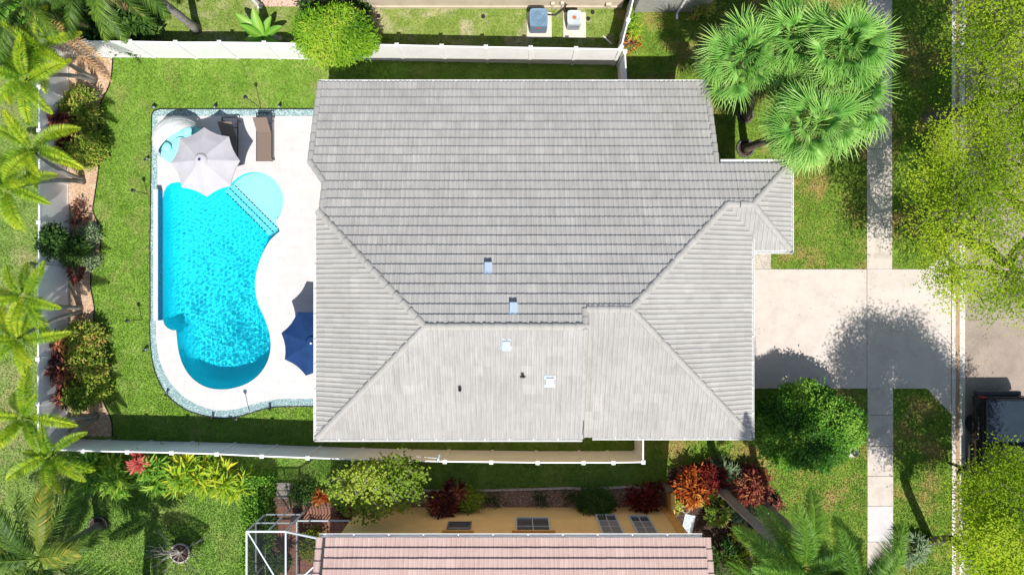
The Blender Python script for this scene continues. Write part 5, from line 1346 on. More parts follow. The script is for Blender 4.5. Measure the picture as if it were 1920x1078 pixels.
# banana plant
def banana():
    b = G(497, 76, 0.5); t = thing('banana_plant', 'banana plant with broad bright green leaves by the north fence', 'banana plant', b)
    mb = MB(); mb.tube([(0, 0, -0.03), (0.02, 0, 0.4), (0.0, 0.03, 0.85)], [0.10, 0.085, 0.05], 10); mb.build('stem', L_BANANA, t, smooth=True)
    for i, (yaw, pit, L) in enumerate(((0.15, 52, 1.15), (0.85, 40, 1.25), (-0.5, 30, 0.9), (-1.15, 28, 0.95), (1.75, 25, 0.7), (2.6, 30, 0.6), (-1.9, 20, 0.75), (1.2, 62, 1.0))):
        mb = MB(); n = 12; tn = []
        for k in range(n + 1):
            f = k / n; wd = 0.20 * L / 1.1 * (math.sin(PI * min(1, f * 0.93 + 0.06)) ** 0.55) if f > 0.1 else 0.012
            z = 0.05 * L * f - 0.30 * L * f * f; y = L * f
            mb.v += [(-wd, y, z + 0.05 * wd / 0.2 + 0.012 * math.sin(9 * f)), (-wd * .1, y, z - 0.015), (wd * .1, y, z - 0.015), (wd, y, z + 0.05 * wd / 0.2 + 0.012 * math.cos(8 * f))]; tn += [0.4, 0.95, 0.95, 0.5]
        for k in range(n):
            for q in range(3): o = 4 * k + q; mb.f.append((o, o + 1, o + 5, o + 4)); mb.m.append(0)
        me = mb.mesh('leaf', L_BANANA, True); a = me.attributes.new('tone', 'FLOAT', 'POINT'); a.data.foreach_set('value', tn)
        M = Matrix.Rotation(yaw - 0.0, 4, 'Z') @ Matrix.Rotation(math.radians(pit), 4, 'X'); M.translation = (0, 0, 0.78); obj('leaf', me, t, mat4=M)
banana()
mb = MB()
def rock(label, p, r, seed):
    rg = random.Random(seed); mb = MB(); n = 9
    prof = [(r * 0.95, 0), (r, r * 0.25), (r * 0.75, r * 0.6), (0.02, r * 0.75)]; mb.lathe(prof, n)
    mb.v = [(v[0] * rg.uniform(.8, 1.15), v[1] * rg.uniform(.8, 1.15), v[2] * rg.uniform(.85, 1.1)) for v in mb.v]
    return tag(mb.build('rock', M_STONE, loc=p), label, 'rock')
rock('pale rock by the banana plant, left of two', G(517, 71), 0.13, 1); rock('pale rock by the banana plant, right of two', G(525, 73), 0.11, 2)

# ------------------------------------------------------------------ broadleaf trees
tree('mango_tree', 'round bright green tree overhanging the north fence', 'tree', (-7.1, 10.25, 0), (-7.1, 9.98, 1.9), (1.25, 0.95, 1.15), 420, 34, 0.19, 0.24, 0.14, L_MANGO, M_BARK, 0.10, 0.4, shell=0.6, seed=3, droop=0.3, lumps=10)
tree('mango_tree', 'smaller bright green tree joined to the right of the round tree', 'tree', (-6.2, 10.2, 0), (-6.15, 10.0, 1.75), (0.75, 0.75, 1.15), 150, 30, 0.18, 0.24, 0.13, L_MANGO, M_BARK, 0.07, 0.4, shell=0.55, seed=4, droop=0.3, lumps=5)
stt = 'street trees on the kerb strip'
tree('street_tree', 'large airy lime green tree over the sidewalk at the top right', 'tree', G(1735, 218), (19.1, 8.4, 5.6), (3.6, 4.4, 1.9), 420, 130, 0.09, 0.5, 0.36, L_OAK, M_LIMB, 0.19, 0.30, stt, shell=0.25, seed=7, stems=3, bare=0.08, lumps=18, soft=0.2, flat=0.4)
tree('street_tree', 'large airy lime green tree over the driveway mouth at right', 'tree', G(1738, 395), (17.7, 2.7, 5.2), (4.0, 3.6, 1.9), 380, 125, 0.09, 0.5, 0.36, L_OAK, M_LIMB, 0.19, 0.30, stt, shell=0.25, seed=8, stems=3, bare=0.14, lumps=16, soft=0.2, flat=0.4)
tree('street_tree', 'lime green tree over the parked truck in the bottom right corner', 'tree', G(1748, 1012), (17.2, -8.3, 7.0), (2.8, 3.0, 1.7), 380, 170, 0.09, 0.5, 0.34, L_OAK, M_LIMB, 0.18, 0.4, stt, shell=0.3, seed=9, stems=2, bare=0.05, lumps=12, soft=0.2, flat=0.4)
tree('round_shrub', 'dense round dark green tree between driveway and front lawn', 'tree', G(1505, 800, 0.0) * 0.945, (11.72, -5.62, 1.75), (1.95, 1.62, 1.35), 620, 46, 0.115, 0.5, 0.13, L_ROUND, M_BARK, 0.09, 0.35, shell=0.72, seed=12, droop=0.0, lumps=9)
tree('garden_bush', 'loose lime green bush with bare pale twigs at the south fence', 'bush', G(705, 905, 0.4), (-5.25, -7.65, 2.5), (1.95, 1.15, 1.0), 260, 20, 0.13, 0.6, 0.15, L_LIME, M_GREYBARK, 0.05, 0.25, shell=0.2, seed=13, stems=4, bare=0.25, lumps=7)

# ------------------------------------------------------------------ shrubs
CL = dict(style='rosette', seg=2)
def S(name, label, a, b, z, rad, *r, **k): return shrub(name, label, G(a, b, z), rad, *r, **k)
S('cordyline', 'dark burgundy shrub against the west fence near the top palms', 118, 238, 1.0, (0.50, 0.75, 1.35), 34, 14, 0.34, 0.17, L_BURG, seed=1, **CL)
S('leafy_shrub', 'yellow green shrub above the grey umbrella level in the west bed', 148, 208, 0.7, (0.62, 0.80, 1.1), 130, 26, 0.13, 0.42, L_YGREEN, seed=2)
S('leafy_shrub', 'green shrub below the burgundy shrub in the west bed', 158, 282, 0.7, (0.62, 0.80, 1.05), 130, 26, 0.13, 0.42, L_YGREEN, seed=3)
S('cordyline', 'small burgundy tuft at the fence under the upper palm frond', 120, 296, 0.7, (0.3, 0.3, 0.8), 10, 14, 0.30, 0.17, L_BURG, seed=4, **CL)
S('seedling', 'sparse reddish seedling in the tan bed, upper of two', 150, 386, 0.3, (0.22, 0.22, 0.4), 12, 8, 0.12, 0.4, L_BURG, seed=5)
S('seedling', 'sparse reddish seedling in the tan bed, lower of two', 146, 410, 0.3, (0.22, 0.22, 0.4), 14, 8, 0.12, 0.4, L_BURG, seed=6)
S('leafy_shrub', 'dark green shrub spilling over the west fence at mid height', 98, 452, 1.6, (0.45, 0.5, 1.9), 80, 22, 0.14, 0.5, L_DARK, seed=7, zc=0.75)
S('strap_plant', 'dark strappy plant in the west bed beside the dark green shrub', 136, 470, 0.8, (0.45, 0.45, 0.9), 26, 16, 0.48, 0.09, L_DARK, seed=8, **CL)
S('flowering_shrub', 'small green shrub with pale flowers in the west bed, upper of two', 168, 440, 0.4, (0.30, 0.36, 0.55), 34, 20, 0.10, 0.5, L_AGAVE, seed=9)
S('flowering_shrub', 'small green shrub with pale flowers in the west bed, lower of two', 167, 484, 0.4, (0.30, 0.30, 0.5), 30, 20, 0.10, 0.5, L_AGAVE, seed=10)
S('cordyline', 'low reddish shrub below the pale flowering shrubs in the west bed', 140, 512, 0.5, (0.36, 0.42, 0.6), 20, 12, 0.22, 0.18, L_BURG, seed=11, **CL)
S('cordyline', 'burgundy shrub against the west fence beside the large variegated shrub', 110, 690, 1.2, (0.50, 0.60, 1.45), 32, 14, 0.36, 0.17, L_BURG, seed=12, **CL)
S('cordyline', 'coppery shrub tip above the large burgundy shrub', 106, 642, 1.1, (0.34, 0.3, 1.3), 14, 14, 0.32, 0.17, L_BURG, seed=13, tone=(0.5, 1.0), **CL)
S('cordyline', 'wine red tuft at the fence below the large variegated shrub', 112, 748, 0.9, (0.36, 0.32, 1.1), 14, 14, 0.36, 0.17, L_BURG, seed=14, **CL)
S('variegated_shrub', 'upper of three variegated shrubs at the bottom of the west bed', 150, 640, 0.8, (0.75, 0.62, 1.1), 150, 26, 0.12, 0.5, L_YGREEN, seed=15)
S('variegated_shrub', 'middle of three variegated shrubs at the bottom of the west bed', 158, 688, 0.9, (0.80, 0.66, 1.3), 160, 26, 0.12, 0.5, L_YGREEN, seed=16)
S('variegated_shrub', 'lowest of three variegated shrubs at the bottom of the west bed', 152, 734, 0.9, (0.78, 0.64, 1.3), 150, 26, 0.12, 0.5, L_YGREEN, seed=17)
gin = (('green ginger clump outside the south fence under the corner palm', 180, 872, L_GINGER), ('green ginger clump left of the coral bromeliad', 222, 880, L_GINGER), ('green ginger clump right of the coral bromeliad', 296, 878, L_GINGER),
       ('yellow green ginger clump along the south fence', 345, 876, L_YELLOWG), ('yellow ginger clump along the south fence', 392, 878, L_YELLOWG), ('yellowest ginger clump at the right end of the south fence row', 430, 884, L_YELLOWG))
for i, (lab, a, b, m) in enumerate(gin):
    S('ginger_plant', lab, a, b + 13, 0.9, (0.66, 0.75, 1.4), 34, 11, 0.62, 0.13, m, group='ginger clumps outside the south fence', seed=20 + i, hollow=0.4, cat='ginger', **CL)
S('bromeliad', 'coral red bromeliad by the south fence', 260, 866, 1.5, (0.24, 0.2, 1.7), 8, 18, 0.40, 0.18, L_PINKB, seed=27, cat='bromeliad', zc=0.7, **CL)
def hedge(name, label, x0, x1, y0, y1, h, n, mat, seed):
    rg = np.random.default_rng(seed); c = Vector(((x0 + x1) / 2, (y0 + y1) / 2, 0)); t = thing(name, label, 'hedge', c); hx, hy = (x1 - x0) / 2, (y1 - y0) / 2
    p = rg.uniform(-1, 1, (n, 3)); p[:, 2] = (p[:, 2] + 1) / 2
    f = rg.integers(0, 4, n); p[f < 2, 2] = 1 - 0.12 * rg.random((f < 2).sum()); p[f == 2, 0] = np.sign(p[f == 2, 0]); p[f == 3, 1] = np.sign(p[f == 3, 1])
    d = p * np.array([1, 1, 1]) + rg.normal(0, 0.6, (n, 3))
    pos = p * np.array([hx, hy, h]) + rg.normal(0, 0.05, (n, 3)) + np.stack([0.08 * np.sin(3 * p[:, 1] * hy), 0.05 * np.sin(4 * p[:, 0]), 0.07 * np.sin(2.3 * p[:, 1] * hy + 1)], -1); pos[:, 2] = np.maximum(pos[:, 2], 0.03)
    obj('foliage', leaves('foliage', pos, d, 0.11 * rg.uniform(.7, 1.3, n), 0.5, mat), t)
    segs = [(np.array([q, rg.uniform(-hx, hx) * 0.2, 0])[[1, 0, 2]], np.array([q, rg.uniform(-hx, hx) * 0.5, h * 0.8])[[1, 0, 2]], 0.02, 0.01) for q in np.linspace(-hy, hy, 14)]
    obj('stems', sticks('stems', segs, M_BARK, 4), t)
hedge('clipped_hedge', 'dark green hedge beside the screened patio at the bottom', -10.95, -10.05, -13.2, -7.85, 0.95, 11000, L_ROUND, 5)
hedge('clipped_hedge', 'low green hedge strip against the east wall beneath the fan palms', 7.25, 7.75, 4.7, 7.0, 0.6, 2600, L_ROUND, 6)
S('cordyline', 'dark bronze shrub against the yellow wall left of the yellow shrub', 826, 950, 1.0, (0.5, 0.42, 1.4), 28, 14, 0.40, 0.18, L_BURG, seed=30, **CL)
S('cordyline', 'second bronze shrub leaning away from the yellow wall', 852, 926, 0.8, (0.4, 0.36, 1.1), 18, 14, 0.34, 0.18, L_BURG, seed=31, **CL)
S('leafy_shrub', 'yellow green shrub against the yellow wall', 878, 940, 0.8, (0.45, 0.42, 1.1), 90, 24, 0.10, 0.5, L_LIME, seed=32)
S('round_bush', 'dark clipped ball bush below the tall windows of the yellow house', 1118, 940, 0.7, (0.68, 0.52, 1.2), 150, 30, 0.09, 0.5, L_DARK, seed=33, cat='bush')
S('red_shrub', 'dark red shrub at the right end of the yellow wall', 1206, 938, 0.7, (0.58, 0.46, 1.1), 60, 16, 0.18, 0.3, L_REDLEAF, seed=34)
for i, (lab, a, b) in enumerate((('tiny green plant in the brown gravel, leftmost', 925, 938), ('tiny green plant in the brown gravel below the wide window', 1013, 936), ('tiny green plant in the brown gravel beside the ball bush', 1068, 932), ('tiny red plant at the corner of the gravel bed', 1232, 915))):
    S('bedding_plant', lab, a, b, 0.2, (0.2, 0.18, 0.3), 12, 10, 0.13, 0.3, L_DARK if i < 3 else L_REDLEAF, seed=40 + i, cat='plant')
S('croton', 'flaming orange croton at the corner of the yellow house', 1296, 910, 0.7, (0.62, 0.70, 1.1), 60, 18, 0.22, 0.36, L_CROTON, seed=50, cat='croton')
S('croton', 'deep red croton next to the orange croton', 1336, 893, 0.7, (0.42, 0.42, 1.0), 36, 16, 0.20, 0.3, L_REDLEAF, seed=51, cat='croton')
S('croton', 'dark copper croton on the front lawn side of the garden', 1408, 912, 0.7, (0.68, 0.60, 1.1), 60, 18, 0.22, 0.34, L_BURG, seed=52, cat='croton', tone=(0.45, 1.0))
S('strap_plant', 'grey green spiky plant behind the red croton', 1362, 885, 0.5, (0.3, 0.3, 0.6), 10, 22, 0.5, 0.07, L_AGAVE, seed=53, cat='plant', **CL)
S('strap_plant', 'grey green spiky plant at the foot of the royal palm', 1372, 905, 0.5, (0.36, 0.36, 0.5), 12, 22, 0.5, 0.07, L_AGAVE, seed=54, cat='plant', **CL)
S('strap_plant', 'light green spiky plant below the orange croton', 1325, 930, 0.4, (0.3, 0.3, 0.4), 10, 20, 0.4, 0.08, L_LIME, seed=55, cat='plant', **CL)
S('strap_plant', 'long green blades between the two royal palm trunks', 1402, 958, 0.5, (0.5, 0.4, 0.5), 16, 22, 0.55, 0.06, L_AGAVE, seed=56, cat='plant', **CL)
S('croton', 'yellow streaked croton left of the royal palm trunk', 1348, 965, 0.5, (0.5, 0.5, 0.7), 26, 14, 0.26, 0.2, L_YGREEN, seed=57, cat='croton', **CL)
S('croton', 'yellow and orange croton low beside the royal palm trunk', 1400, 1000, 0.5, (0.5, 0.42, 0.6), 24, 14, 0.28, 0.2, L_YGREEN, seed=58, cat='croton', tone=(0.6, 1.0), **CL)
S('croton', 'yellow leaved croton in the pot beside the yellow wall', 1272, 948, 0.5, (0.26, 0.26, 0.6), 10, 12, 0.24, 0.2, L_YGREEN, seed=59, cat='croton', tone=(0.6, 1.0), **CL)
S('croton', 'purple red low plant at the edge of the front garden', 1452, 948, 0.3, (0.35, 0.3, 0.45), 16, 14, 0.2, 0.2, L_BURG, seed=60, cat='plant', **CL)
S('croton', 'dark bush right of the pink roof at the bottom edge', 1360, 1050, 0.8, (0.7, 0.6, 1.1), 60, 14, 0.2, 0.3, L_DARK, seed=61, cat='bush')
S('croton', 'yellow leaved bush right of the pink roof at the bottom edge', 1392, 1058, 0.8, (0.4, 0.4, 1.0), 26, 12, 0.24, 0.24, L_YELLOWG, seed=62, cat='bush')
S('bromeliad', 'spiky dark bromeliad clump by the street tree trunk', 1712, 1028, 0.4, (0.45, 0.55, 0.6), 16, 20, 0.42, 0.1, L_AGAVE, seed=63, cat='bromeliad', **CL)
S('croton', 'yellow plant by the white fence running off the top', 1186, 48, 0.4, (0.28, 0.36, 0.5), 14, 12, 0.3, 0.14, L_YELLOWG, seed=64, cat='plant', **CL)
S('bedding_plant', 'small pink and orange bedding plants at the fence corner', 1182, 84, 0.1, (0.35, 0.4, 0.2), 24, 8, 0.1, 0.4, L_CROTON, seed=65, cat='plant')
S('croton', 'orange leaved shrub by the grey wall at the top edge', 1320, 12, 0.5, (0.4, 0.35, 0.8), 30, 12, 0.18, 0.35, L_YGREEN, seed=66, cat='croton', tone=(0.5, 1))
S('leafy_shrub', 'dark shrub behind the round bright tree at the top', 600, 8, 0.6, (0.8, 0.5, 1.0), 90, 20, 0.12, 0.5, L_DARK, seed=67)
S('leafy_shrub', 'dark shrub at the right behind the round bright tree', 662, 14, 0.5, (0.5, 0.4, 0.8), 60, 18, 0.12, 0.5, L_DARK, seed=68)
S('leafy_shrub', 'dark undergrowth beneath the palms in the top left corner', 215, 40, 0.8, (1.9, 0.9, 1.4), 240, 18, 0.28, 0.45, L_DARK, seed=69)
S('leafy_shrub', 'dark undergrowth at the left edge below the top left palm', 20, 70, 0.8, (1.6, 0.9, 1.5), 200, 18, 0.28, 0.45, L_DARK, seed=70)
S('leafy_shrub', 'broad leaved bright shrub in the top left corner', 45, 15, 1.8, (0.7, 0.5, 2.6), 34, 10, 0.65, 0.4, L_BANANA, seed=71, seg=2, zc=0.7, style='rosette')
S('leafy_shrub', 'small leafy plant below the screened patio gate', 565, 925, 0.4, (0.5, 0.3, 0.7), 50, 16, 0.12, 0.5, L_DARK, seed=72)
S('bromeliad', 'yellow and crimson bromeliad left of the loose lime bush', 600, 938, 0.5, (0.2, 0.16, 0.5), 6, 14, 0.34, 0.2, L_CROTON, seed=73, cat='bromeliad', **CL)
S('cordyline', 'dark red shrub under the loose lime bush', 650, 955, 0.7, (0.5, 0.4, 0.9), 30, 12, 0.26, 0.2, L_BURG, seed=74, **CL)
S('leafy_shrub', 'potted looking shrub inside the screened patio', 582, 1028, 0.8, (0.42, 0.55, 1.0), 60, 18, 0.12, 0.5, L_YGREEN, seed=75)
S('strap_plant', 'dark spiky potted plant on the brick patio', 526, 1050, 0.7, (0.2, 0.3, 0.9), 10, 16, 0.4, 0.12, L_DARK, seed=76, cat='plant', zc=0.7, **CL)
# tree rings and the potted bare shrub
def ring(label, c, r, n, mat, h=0.1):
    t = thing('tree_ring', label, 'edging', c)
    for k in range(n):
        a = 2 * PI * k / n; m2 = MB(); m2.box((r * math.cos(a), r * math.sin(a), h / 2), (0.07, 2 * PI * r / n * 0.9, h), a); m2.build('block', mat, t)
    mb = MB(); mb.lathe([(r - 0.04, 0.03), (0.0, 0.05)], 24); mb.build('mulch_fill', M_MULCH, t)
ring('dark round tree ring with mulch around the left coconut palm', G(186, 985), 0.38, 22, M_DKSTONE)
ring('grey round tree ring under the upper fan palm', G(1397, 217), 0.30, 16, M_DKSTONE)
ring('grey round tree ring under the lower fan palm', G(1397, 279), 0.34, 16, M_DKSTONE)
bp = pot('grey round planter holding a bare twiggy shrub on the south lawn', G(338, 1036, 0.3), 0.42, 0.36, M_STONE, 'planter')
def bare_shrub(c):
    t = thing('bare_shrub', 'leafless pale twiggy shrub growing in the round planter', 'shrub', c); rg = np.random.default_rng(8); segs = []
    for k in range(15):
        a = rg.uniform(0, 2 * PI); p = np.array([0, 0, 0.30]); d = np.array([math.cos(a) * 1.1, math.sin(a) * 1.1, 0.6]); r = 0.028
        for j in range(4):
            q = p + d / np.linalg.norm(d) * rg.uniform(0.24, 0.42); segs.append((p, q, r, r * 0.75)); 
            if j > 0:
                e = d + rg.normal(0, 0.8, 3); s2 = q + e / np.linalg.norm(e) * rg.uniform(0.2, 0.5); segs.append((q, s2, r * 0.6, r * 0.3))
            p = q; d = d + rg.normal(0, 0.35, 3); r *= 0.75
    obj('twigs', sticks('twigs', segs, M_GREYBARK, 5), t)
bare_shrub(G(338, 1036, 0.3))

# ------------------------------------------------------------------ screened patio
sheet('patio_brick', px([(505, 948), (676, 948), (676, 1300), (505, 1300)]), 0.016, M_BRICK)
sc_ = thing('screen_enclosure', 'white framed insect screen enclosure left of the pink roof', 'enclosure')
ZC = 2.9; yN = -9.28; xW = -10.11; xB = -8.62; yS = -16.0
def bm(name, a, b, w=0.05): 
    m2 = MB(); m2.beam(a, b, w); return m2.build(name, M_ALU, sc_)
bm('post', (xW, yN, 0), (xW, yN, ZC)); bm('post', (-9.3, yN, 0), (-9.3, yN, ZC), 0.06); bm('post', (xB, yN, 0), (xB, yN, ZC), 0.06)
for yy in (-11.3, -13.4, -15.6): bm('post', (xW, yy, 0), (xW, yy, ZC), 0.06)
bm('top_beam', (xW, yN, ZC + .02), (xB, yN, ZC + .02), 0.065); bm('top_beam', (xB, yN, ZC + .02), (-6.9, yN + 0.2, 4.3), 0.065)
bm('top_beam', (xW, yN, ZC), (xW, yS, ZC), 0.065); bm('roof_beam', (xB, yN, ZC), (xB, yS, ZC), 0.06); bm('roof_brace', (xW, yN, ZC - .04), (-9.0, -11.1, ZC - .04), 0.05)
bm('roof_brace', (xB, -11.6, ZC), (-6.95, -9.9, 4.2), 0.05); bm('roof_beam', (xW, -11.4, ZC - .01), (xB, -11.4, ZC - .01), 0.05)
for z in (0.9, 1.95): bm('rail', (xW, yN, z), (xB, yN, z), 0.05); bm('rail', (xW, yN, z), (xW, yS, z), 0.05)
def pane(name, pts): 
    m2 = MB(); m2.add(pts, [(0, 1, 2, 3)]); m2.build(name, M_SCREEN, sc_)
pane('screen', [(xW, yN - .01, 0.05), (xB, yN - .01, 0.05), (xB, yN - .01, ZC), (xW, yN - .01, ZC)])
pane('screen', [(xW + .01, yN, 0.05), (xW + .01, yS, 0.05), (xW + .01, yS, ZC), (xW + .01, yN, ZC)])
pane('screen', [(xW, yN, ZC - .02), (xB, yN, ZC - .02), (xB, yS, ZC - .02), (xW, yS, ZC - .02)])
pane('screen', [(xB, yN, ZC - .02), (-6.95, yN + .1, 4.22), (-6.95, yS, 4.22), (xB, yS, ZC - .02)])
rl = thing('patio_railing', 'white topped railing with dark bars inside the screened patio', 'railing')
xr0 = G(557, 1000, 0.9).x; yr0 = G(557, 975, 0.9).y
def bar(name, a, b, w, m): 
    m2 = MB(); m2.beam(a, b, w); return m2.build(name, m, rl)
bar('top_rail', (xr0, yr0, 0.95), (-6.5, yr0, 0.95), 0.06, M_ALU); bar('top_rail', (xr0, yr0, 0.95), (xr0, -11.7, 0.95), 0.06, M_ALU); bar('top_rail', (xr0, -11.7, 0.95), (-6.6, -11.7, 0.95), 0.06, M_ALU)
for k in range(16): bar('bar', (xr0 + 0.13 * k, yr0, 0.03), (xr0 + 0.13 * k, yr0, 0.92), 0.025, M_DARK)
for k in range(1, 15): bar('bar', (xr0, yr0 - 0.13 * k, 0.03), (xr0, yr0 - 0.13 * k, 0.92), 0.025, M_DARK)
pot('dark pot of the spiky plant on the brick patio', G(532, 1062, 0.4), 0.26, 0.42, M_BLACK)
def cafe_chair():
    c = G(551, 975, 0.6); t = thing('garden_chair', 'black wrought iron chair inside the screened patio', 'chair', c, 0.5)
    mb = MB(); mb.lathe([(0.2, 0.44), (0.2, 0.46), (0, 0.462)], 18); mb.build('seat', M_DARK, t)
    for k in range(4):
        a = PI / 4 + k * PI / 2; m2 = MB(); m2.tube([(0.16 * math.cos(a), 0.16 * math.sin(a), 0.45), (0.22 * math.cos(a), 0.22 * math.sin(a), 0.016)], 0.012, 6); m2.build('leg', M_DARK, t)
    mb = MB(); mb.tube([(0.18 * math.cos(a), 0.19, 0.46 + 0.45 * math.sin(a)) for a in [PI * q / 10 for q in range(11)]], 0.014, 6); mb.build('backrest', M_DARK, t)
cafe_chair()
# stepping slabs by the patio door
for lab, a, b in (('grey paving slab outside the patio gate, upper', 533, 911), ('grey paving slab outside the patio gate, lower', 533, 926)):
    p = G(a, b); mb = MB(); mb.box((0, 0, 0.03), (0.62, 0.32, 0.06)); tag(bevel(mb.build('stepping_stone', M_STONE, loc=p), 0.01), lab, 'paving slab')
# gate post by the yellow house corner
t = thing('garden_gate', 'low yellow wall with dark timber gate at the corner of the yellow house', 'gate', (6.55, yWl + 0.04, 0))
mb = MB(); mb.box((0.0, 0.42, 0.55), (0.14, 0.8, 1.1)); mb.build('wing_wall', M_YTRIM, t)
mb = MB(); mb.box((-0.12, 0.95, 0.5), (0.3, 0.12, 0.95)); mb.build('post', M_BARK, t)
t = thing('pole_tool', 'grey metal head of a long pole lying along the south fence top', 'tool', P(822, 858, 1.95))
mb = MB(); mb.tube([(-1.6, 0.12, 0.04), (-0.02, 0.0, 0.06)], 0.014, 6); mb.build('pole', M_ALU, t)
mb = MB(); mb.tube([(-0.03, -0.14, 0.06), (0.01, 0.0, 0.08), (0.05, 0.16, 0.07)], [0.05, 0.06, 0.035], 10); mb.build('head', M_GALV, t)

# ------------------------------------------------------------------ street side
def truck():
    t = thing('pickup_truck', 'dark pickup truck with flat bed cover parked under the tree at right', 'truck', (20.08, -7.35, 0.0))
    # local: x across, y along (rear = +y)
    yr, yb, yc, yf = 2.92, 0.95, -1.15, -2.85
    W = 0.97
    mb = MB(); prof = [(-W, 0.42), (-W - 0.015, 0.75), (-W + 0.03, 1.08), (-W + 0.07, 1.20), (W - 0.07, 1.20), (W - 0.03, 1.08), (W + 0.015, 0.75), (W, 0.42)]
    def ext(mb, pr, y0, y1):
        o = len(mb.v); n = len(pr)
        for y in (y0, y1):
            for (x, z) in pr: mb.v.append((x, y, z))
        for i in range(n): j = (i + 1) % n; mb.f.append((o + i, o + j, o + n + j, o + n + i)); mb.m.append(mb.cur)
        mb.f.append(tuple(o + i for i in range(n))); mb.f.append(tuple(o + n + i for i in reversed(range(n)))); mb.m += [mb.cur] * 2
    ext(mb, prof, yf + 0.1, yr - 0.08); body = bevel(mb.build('body', M_TRUCK, t), 0.07, 4)
    mb = MB(); mb.box((0, (yr + yb) / 2 - 0.06, 1.225), (1.66, yr - yb - 0.16, 0.05)); bevel(mb.build('bed_cover', M_TONN, t), 0.02, 2)
    mb = MB()
    for s in (-1, 1): mb.box((s * 0.87, (yr + yb) / 2 - 0.05, 1.23), (0.06, yr - yb - 0.1, 0.06))
    mb.box((0, yr - 0.09, 1.22), (1.78, 0.05, 0.05)); mb.build('bed_rail', M_BLACK, t)
    cab = MB(); lo = [(-0.90, yc - 0.55), (0.90, yc - 0.55), (0.90, yb), (-0.90, yb)]; hi = [(-0.74, yc + 0.15), (0.74, yc + 0.15), (0.76, yb - 0.16), (-0.76, yb - 0.16)]
    cab.add([(x, y, 1.18) for x, y in lo] + [(x, y, 1.84) for x, y in hi], [(0, 1, 5, 4), (1, 2, 6, 5), (2, 3, 7, 6), (3, 0, 4, 7), (4, 5, 6, 7)]); cb = bevel(cab.build('cab', M_TRUCK, t), 0.06, 3)
    def quad(name, i, j, mat):
        a, b, c, d = Vector((*lo[i], 1.18)), Vector((*lo[j], 1.18)), Vector((*hi[j], 1.84)), Vector((*hi[i], 1.84)); nrm = (b - a).cross(d - a).normalized()
        def mix(u, v): return (a * (1 - u) + b * u) * (1 - v) + (d * (1 - u) + c * u) * v + nrm * 0.006
        m2 = MB(); m2.add([mix(.08, .16), mix(.92, .16), mix(.92, .86), mix(.08, .86)], [(0, 1, 2, 3)]); m2.build(name, mat, cb)
    quad('windscreen', 0, 1, M_GLASS); quad('rear_window', 2, 3, M_GLASS); quad('side_window', 3, 0, M_GLASS); quad('side_window', 1, 2, M_GLASS)
    mb = MB(); mb.box((0, yr + 0.06, 0.58), (1.86, 0.2, 0.22)); bevel(mb.build('rear_bumper', M_DARK, t), 0.04, 3)
    mb = MB(); mb.box((0, yf + 0.02, 0.55), (1.86, 0.2, 0.26)); bevel(mb.build('front_bumper', M_BLACK, t), 0.04, 3)
    mb = MB(); mb.box((0, yr - 0.045, 0.93), (1.5, 0.05, 0.44)); bevel(mb.build('tailgate', M_TRUCK, t), 0.015)
    for s in (-1, 1):
        mb = MB(); mb.box((s * 0.88, yr - 0.05, 0.95), (0.16, 0.09, 0.36)); bevel(mb.build('tail_light', M_RED, t), 0.015)
        mb = MB(); mb.box((s * 0.78, yf + 0.09, 0.85), (0.3, 0.06, 0.18)); mb.build('headlight', M_ALU, t)
        mb = MB(); mb.box((s * 1.10, yc + 0.0, 1.25), (0.22, 0.1, 0.2)); bevel(mb.build('wing_mirror', M_BLACK, t), 0.03)
        mb = MB(); mb.box((s * 1.02, -0.1, 0.40), (0.14, 2.0, 0.05)); mb.build('side_step', M_BLACK, t)
        for yy in (1.65, -1.95):
            w = thing('wheel', None, None, (s * 0.86, yy, 0.39)); w.parent = t; w.rotation_euler = (0, PI / 2, 0)
            m2 = MB(); m2.lathe([(0.24, -0.13), (0.36, -0.13), (0.39, -0.09), (0.39, 0.09), (0.36, 0.13), (0.24, 0.13)], 28); m2.build('tyre', M_RUBBER, w, smooth=False)
            m2 = MB(); m2.lathe([(0.245, -0.10), (0.20, -0.06 * s), (0.05, -0.05), (0.0, -0.05)], 20); m2.lathe([(0.245, 0.10), (0.20, 0.06), (0.05, 0.05), (0.0, 0.05)], 20); m2.build('rim', M_DARK, w)
            m3 = MB(); m3.box((s * 0.965, yy, 0.86), (0.10, 1.0, 0.12)); m3.box((s * 0.965, yy - 0.5, 0.66), (0.10, 0.12, 0.32)); m3.box((s * 0.965, yy + 0.5, 0.66), (0.10, 0.12, 0.32)); bevel(m3.build('wheel_arch', M_BLACK, t), 0.04)
truck()
def mailbox():
    b = G(1801, 866); b.x -= 0.55; t = thing('mailbox', 'black mailbox on a post at the kerb beside the truck', 'mailbox', b)
    mb = MB(); mb.beam((0, 0, -0.05), (0, 0, 1.05), 0.09); mb.build('post', M_BLACK, t)
    mb = MB(); n = 8; o = 0
    for x in (-0.22, 0.30):
        mb.v += [(x, -0.09, 1.06), (x, 0.09, 1.06)] + [(x, 0.09 * math.cos(PI * k / n), 1.20 + 0.09 * math.sin(PI * k / n)) for k in range(n + 1)]
    k_ = n + 3
    ringi = [0, 1] + list(range(2, k_))
    for i in range(k_): a, c = ringi[i], ringi[(i + 1) % k_]; mb.f.append((a, c, k_ + c, k_ + a)); mb.m.append(0)
    mb.f += [tuple(range(k_)), tuple(reversed(range(k_, 2 * k_)))]; mb.m += [0, 0]; mb.build('box', M_BLACK, t)
    mb = MB(); mb.box((0.05, -0.10, 1.24), (0.14, 0.012, 0.05)); mb.build('flag', M_RED, t)
mailbox()
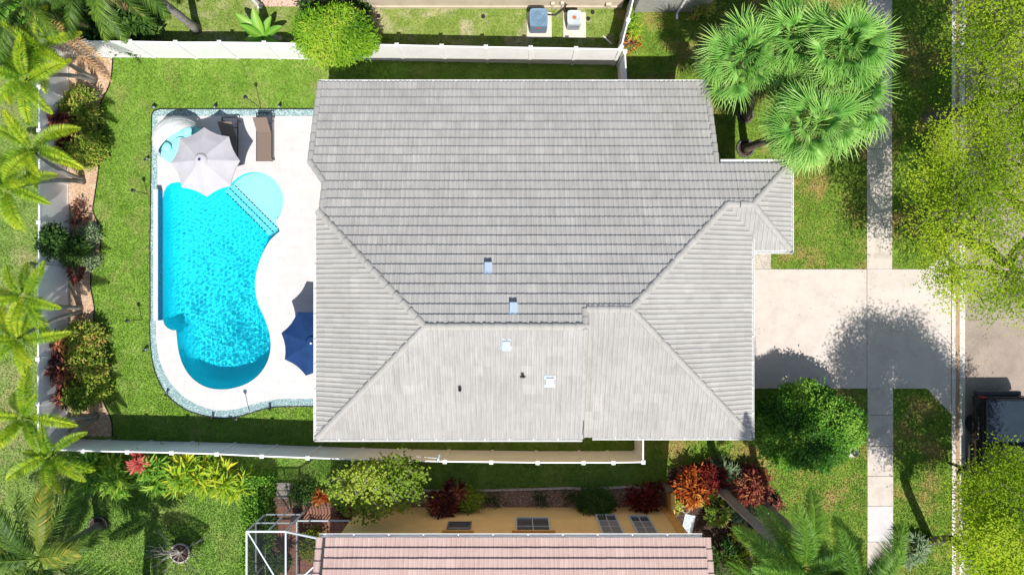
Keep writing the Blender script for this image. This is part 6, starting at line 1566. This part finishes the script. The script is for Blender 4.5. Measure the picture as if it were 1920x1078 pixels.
def lantern():
    b = G(1600, 848, 0.2); t = thing('landscape_pedestal', 'small grey hexagonal stone pedestal with dark bowl beside the sidewalk', 'pedestal', b)
    mb = MB(); mb.lathe([(0.26, 0.0), (0.25, 0.10), (0.0, 0.10)], 6); mb.build('base', M_STONE, t)
    mb = MB(); mb.lathe([(0.09, 0.10), (0.08, 0.35), (0.14, 0.40), (0.10, 0.40), (0.0, 0.34)], 14); mb.build('bowl', M_DARK, t)
lantern()

# ------------------------------------------------------------------ small things by the doors
mb = MB(); mb.box((0, 0, 0.02), (0.45, 0.95, 0.02), -0.2); tag(mb.build('doormat', M_MAT, loc=G(1290, 985)), 'pale blue woven mat beside the yellow house corner', 'mat')
t = thing('patio_post', 'white post at the corner of the pink patio at the top edge', 'post', G(488, 13)); mb = MB(); mb.beam((0, 0, 0), (0, 0, 2.6), 0.14); mb.build('shaft', M_WHITE, t); mb = MB(); mb.box((0, 0, 0.05), (0.2, 0.2, 0.1)); mb.build('foot', M_WHITE, t)
# ------------------------------------------------------------------ fallen leaves
def litter(name, label, poly, n, z, mat, size=0.05):
    p = rand_in(poly, n); a = RNG.uniform(0, 2 * PI, n); d = np.stack([np.cos(a), np.sin(a), RNG.uniform(-0.1, 0.25, n)], -1)
    o = obj(name, leaves(name, np.column_stack([p, np.full(n, z)]), d, size * RNG.uniform(0.6, 1.3, n), 0.5, mat)); tag(o, label, 'leaves', kind='stuff')
litter('fallen_leaves', 'dry leaves scattered on the driveway and sidewalk', px([(1410, 510), (1735, 510), (1735, 725), (1410, 725)]), 170, 0.036, L_DEAD)
litter('fallen_leaves', 'dry leaves along the gutter and road edge', px([(1786, 300), (1860, 300), (1860, 1000), (1786, 1000)]), 420, 0.036, L_DEAD)
litter('fallen_leaves', 'dry leaves scattered on the front lawn', px([(1450, 320), (1622, 320), (1622, 500), (1450, 500)]), 420, 0.05, L_DEAD, 0.06)
litter('fallen_leaves', 'dry leaves scattered near the front garden', px([(1420, 890), (1622, 890), (1622, 960), (1440, 960)]), 360, 0.05, L_DEAD, 0.06)
